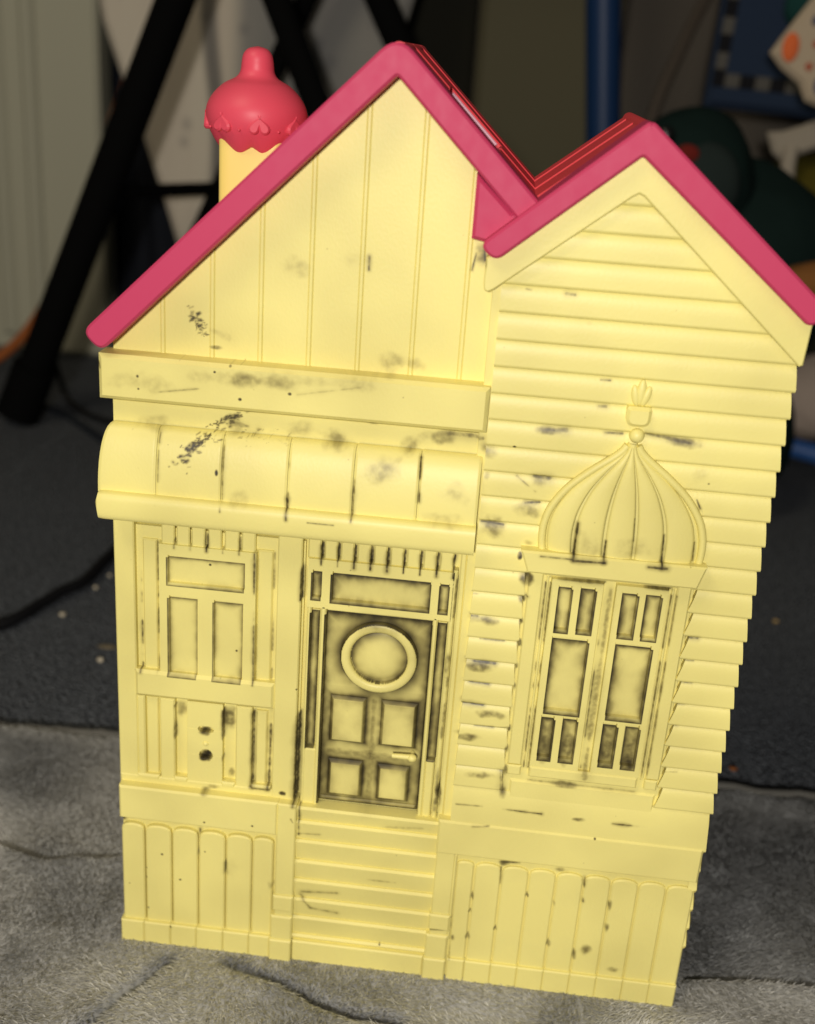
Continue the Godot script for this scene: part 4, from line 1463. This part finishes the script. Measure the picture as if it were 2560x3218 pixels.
func soft_toys() -> void:
	# white spotted cloth with an orange corner
	var o := thing("spotted_cloth", "white cloth with an orange corner patch and small red spots, hanging at right", "cloth", Vector3(38, 35, -75))
	begin()
	var tri_pts := [Vector2(35.4, 39.0), Vector2(36.2, 40.4), Vector2(37.2, 42.0), Vector2(38.6, 44.2), Vector2(45.0, 47.0), Vector2(46.0, 36.0), Vector2(40.4, 34.8), Vector2(39.2, 35.2), Vector2(38.4, 36.6), Vector2(36.6, 37.8)]
	poly(tri_pts, -75.6, -74.6, 0.45)
	add("cloth_panel", mat("white_cotton", lin(0.48, 0.39, 0.28), 0.9, 0.2), o)
	begin()
	blob(Vector3(37.0, 39.6, -74.5), Vector3(0.75, 1.25, 0.25), 14, 8)
	add("orange_patch", mat("orange_cotton", lin(0.75, 0.16, 0.05), 0.9, 0.2), o)
	var red := mat("red_cotton", lin(0.4, 0.08, 0.04), 0.9, 0.2)
	for q in [Vector2(39.2, 40.0), Vector2(38.9, 38.1), Vector2(40.3, 40.6), Vector2(40.8, 38.9)]:
		begin()
		blob(Vector3(q.x, q.y, -74.6), Vector3(0.33, 0.36, 0.12), 10, 6)
		add("spot", red, o)
	begin()
	blob(Vector3(40.4, 36.6, -74.7), Vector3(0.9, 1.0, 0.3), 12, 8)
	blob(Vector3(38.8, 41.9, -74.7), Vector3(0.4, 0.5, 0.25), 12, 8)
	add("blue_patch", mat("blue_cotton", lin(0.08, 0.09, 0.14), 0.9, 0.2), o)
	# pale strap with a hanging tail
	var s := thing("pale_strap", "pale fabric strap with a short hanging tail, under the spotted cloth", "strap", Vector3(40, 27, -78))
	var pale := mat("grey_webbing", lin(0.34, 0.3, 0.24), 0.9, 0.2)
	begin()
	poly([Vector2(36.9, 32.2), Vector2(38.4, 32.4), Vector2(40.0, 33.0), Vector2(46.0, 36.0), Vector2(47.0, 33.0), Vector2(41.6, 31.0), Vector2(38.6, 29.7), Vector2(37.7, 30.4)], -78.6, -77.6, 0.4)
	add("band", pale, s)
	begin()
	tube(path3([Vector3(39.3, 31.0, -77.6), Vector3(39.2, 29.4, -77.3), Vector3(39.4, 28.0, -77.3), Vector3(39.7, 27.0, -77.4)], 4), 0.72, 10)
	add("tail", pale, s)
	# green soft toy
	var green := mat("dark_green_plush", lin(0.009, 0.018, 0.016), 0.95, 0.1)
	var t := thing("soft_toy", "large dark green soft toy with a black eye and red cheek", "soft toy", Vector3(31, -0.8, -62))
	begin()
	blob(Vector3(28.2, 28.6, -63), Vector3(5.4, 5.8, 5.0), 32, 22, 0.08)
	blob(Vector3(33.8, 20.0, -66), Vector3(8.5, 10.5, 7.5), 32, 22, 0.1)
	blob(Vector3(32.0, 7.0, -65), Vector3(9.0, 8.0, 8.5), 32, 22, 0.1)
	add("body", green, t)
	begin()
	blob(Vector3(25.4, 32.1, -59.0), Vector3(0.75, 0.8, 0.5), 14, 10)
	add("eye", mat("black_button", lin(0.004, 0.004, 0.004), 0.3), t)
	begin()
	blob(Vector3(27.2, 30.9, -58.3), Vector3(0.95, 0.75, 0.35), 14, 10)
	add("cheek", mat("red_felt", lin(0.14, 0.016, 0.012), 0.9, 0.2), t)
	begin()
	blob(Vector3(29.0, 28.6, -59.2), Vector3(2.9, 3.3, 1.5), 20, 14, 0.05)
	add("muzzle", mat("grey_green_plush", lin(0.02, 0.028, 0.026), 0.95, 0.1), t)
	# cushions and boxes around it
	org = Vector3(44, -0.8, -82)
	begin()
	blob(Vector3(46.5, 26.5, -83), Vector3(10.0, 4.2, 5.0), 26, 16, 0.12)
	tag(add("olive_cushion", mat("olive_fabric", lin(0.075, 0.062, 0.01), 0.95, 0.1)), "dark olive yellow cushion right of the green soft toy", "cushion")
	panel("toy_crate", 37.0, -0.8, 70.0, 22.2, -99, -84.5, mat("dark_crate", lin(0.02, 0.02, 0.012), 0.8, 0.2), "dark crate holding up the olive cushion", "crate", 0.8)
	org = Vector3(39.4, 20, -56)
	begin()
	blob(Vector3(39.4, 22.0, -56), Vector3(4.0, 1.9, 2.2), 22, 14, 0.1)
	tag(add("orange_toy", mat("orange_plush", lin(0.2, 0.085, 0.025), 0.9, 0.2)), "dull orange soft shape at the right edge below the gable end", "soft toy")
	org = Vector3(47, 2, -80)
	begin()
	blob(Vector3(47.0, 6.6, -80), Vector3(6.0, 4.6, 3.5), 22, 14, 0.12)
	tag(add("grey_bag", mat("grey_brown_cloth", lin(0.5, 0.4, 0.32), 0.9, 0.2)), "grey brown cloth bundle at the right edge above the blue rail", "bundle")

func small_things() -> void:
	var rubber := mat("black_cable", lin(0.006, 0.006, 0.007), 0.6, 0.3)
	org = Vector3(-15, -0.8, -33)
	begin()
	tube(path3([Vector3(-30, -0.35, -20), Vector3(-22, -0.35, -24.5), Vector3(-17.4, -0.3, -27.1), Vector3(-15.9, -0.2, -30.5), Vector3(-15.2, -0.1, -32.4), Vector3(-14.3, -0.15, -34.5), Vector3(-14.1, -0.2, -39.3), Vector3(-13.4, -0.25, -43.0), Vector3(-9.0, -0.3, -52.0), Vector3(0.0, -0.3, -60.0)], 5), 0.42, 10)
	tag(add("black_cable", rubber), "thick black cord lying across the carpet left of the house", "cable")
	org = Vector3(-30, -0.8, -78)
	begin()
	tube(path3([Vector3(-32.4, 6.5, -73), Vector3(-33.0, 4.5, -77), Vector3(-34.1, -0.2, -82), Vector3(-32.2, -0.5, -78.5), Vector3(-29.5, -0.5, -75), Vector3(-25.3, -0.5, -72.2), Vector3(-16, -0.5, -70)], 5), 0.32, 8)
	tag(add("hanging_cable", rubber), "thin black cord dropping beside the stand foot and crossing the carpet", "cable")
	org = Vector3(-26, -0.8, -69)
	begin()
	tube(path3([Vector3(-33.5, -0.5, -75.5), Vector3(-29.8, -0.5, -72.5), Vector3(-24.2, -0.5, -66.6), Vector3(-21.5, -0.5, -64.4), Vector3(-10, -0.5, -60)], 5), 0.32, 8)
	tag(add("floor_cable", mat("navy_cable", lin(0.01, 0.014, 0.022), 0.6, 0.3)), "thin dark cord on the carpet, nearer than the one beside the foot", "cable")
	org = Vector3(-38, -0.8, -88)
	begin()
	tube(path3([Vector3(-56, -0.2, -80), Vector3(-47, -0.1, -86), Vector3(-43.8, 1.0, -88), Vector3(-39.4, 5.9, -89), Vector3(-34.5, 16.0, -91), Vector3(-31.4, 27.4, -93), Vector3(-30.0, 31.5, -94), Vector3(-28.0, 40.0, -95), Vector3(-27.5, 60.0, -96)], 5), 0.6, 10)
	tag(add("orange_cable", mat("orange_cable", lin(0.34, 0.1, 0.025), 0.6, 0.3)), "orange cord rising from the carpet behind the black stand leg", "cable")
	var lint := mat("white_lint", lin(0.62, 0.55, 0.42), 0.9, 0.2)
	for c in [[Vector3(-14.2, -0.62, -30.0), 0.21, "white crumb just below the thick black cord"], [Vector3(-9.6, -0.62, -24.5), 0.2, "white crumb on the carpet nearest to the left wall of the house"], [Vector3(-13.5, -0.62, -34.6), 0.17, "pale grey crumb lying against the far side of the thick cord"], [Vector3(-13.2, -0.62, -36.8), 0.14, "small pale crumb beside the cord where it meets the house"]]:
		org = c[0]
		begin()
		blob(c[0], Vector3(c[1], c[1] * 0.7, c[1]), 10, 8, 0.4)
		tag(add("crumb", lint), c[2], "crumb", "crumbs on the carpet")
	for c in [[Vector3(36.3, -0.6, -40.6), lin(0.4, 0.28, 0.12), "tan crumb on the carpet right of the house"], [Vector3(29.8, -0.6, -19.9), lin(0.25, 0.09, 0.03), "reddish crumb on the carpet at the throw's right edge"]]:
		org = c[0]
		begin()
		blob(c[0], Vector3(0.24, 0.12, 0.18), 10, 8, 0.4)
		tag(add("crumb", mat("crumb_brown", c[1], 0.9, 0.2)), c[2], "crumb", "crumbs on the carpet")
	org = Vector3(-9.5, -0.62, -26)
	begin()
	blob(Vector3(-9.8, -0.7, -26.4), Vector3(0.7, 0.08, 0.3), 12, 6, 0.4)
	tag(add("lint_wisp", mat("grey_lint", lin(0.18, 0.15, 0.1), 0.95, 0.1)), "faint grey wisp of lint beside the white crumb", "lint")
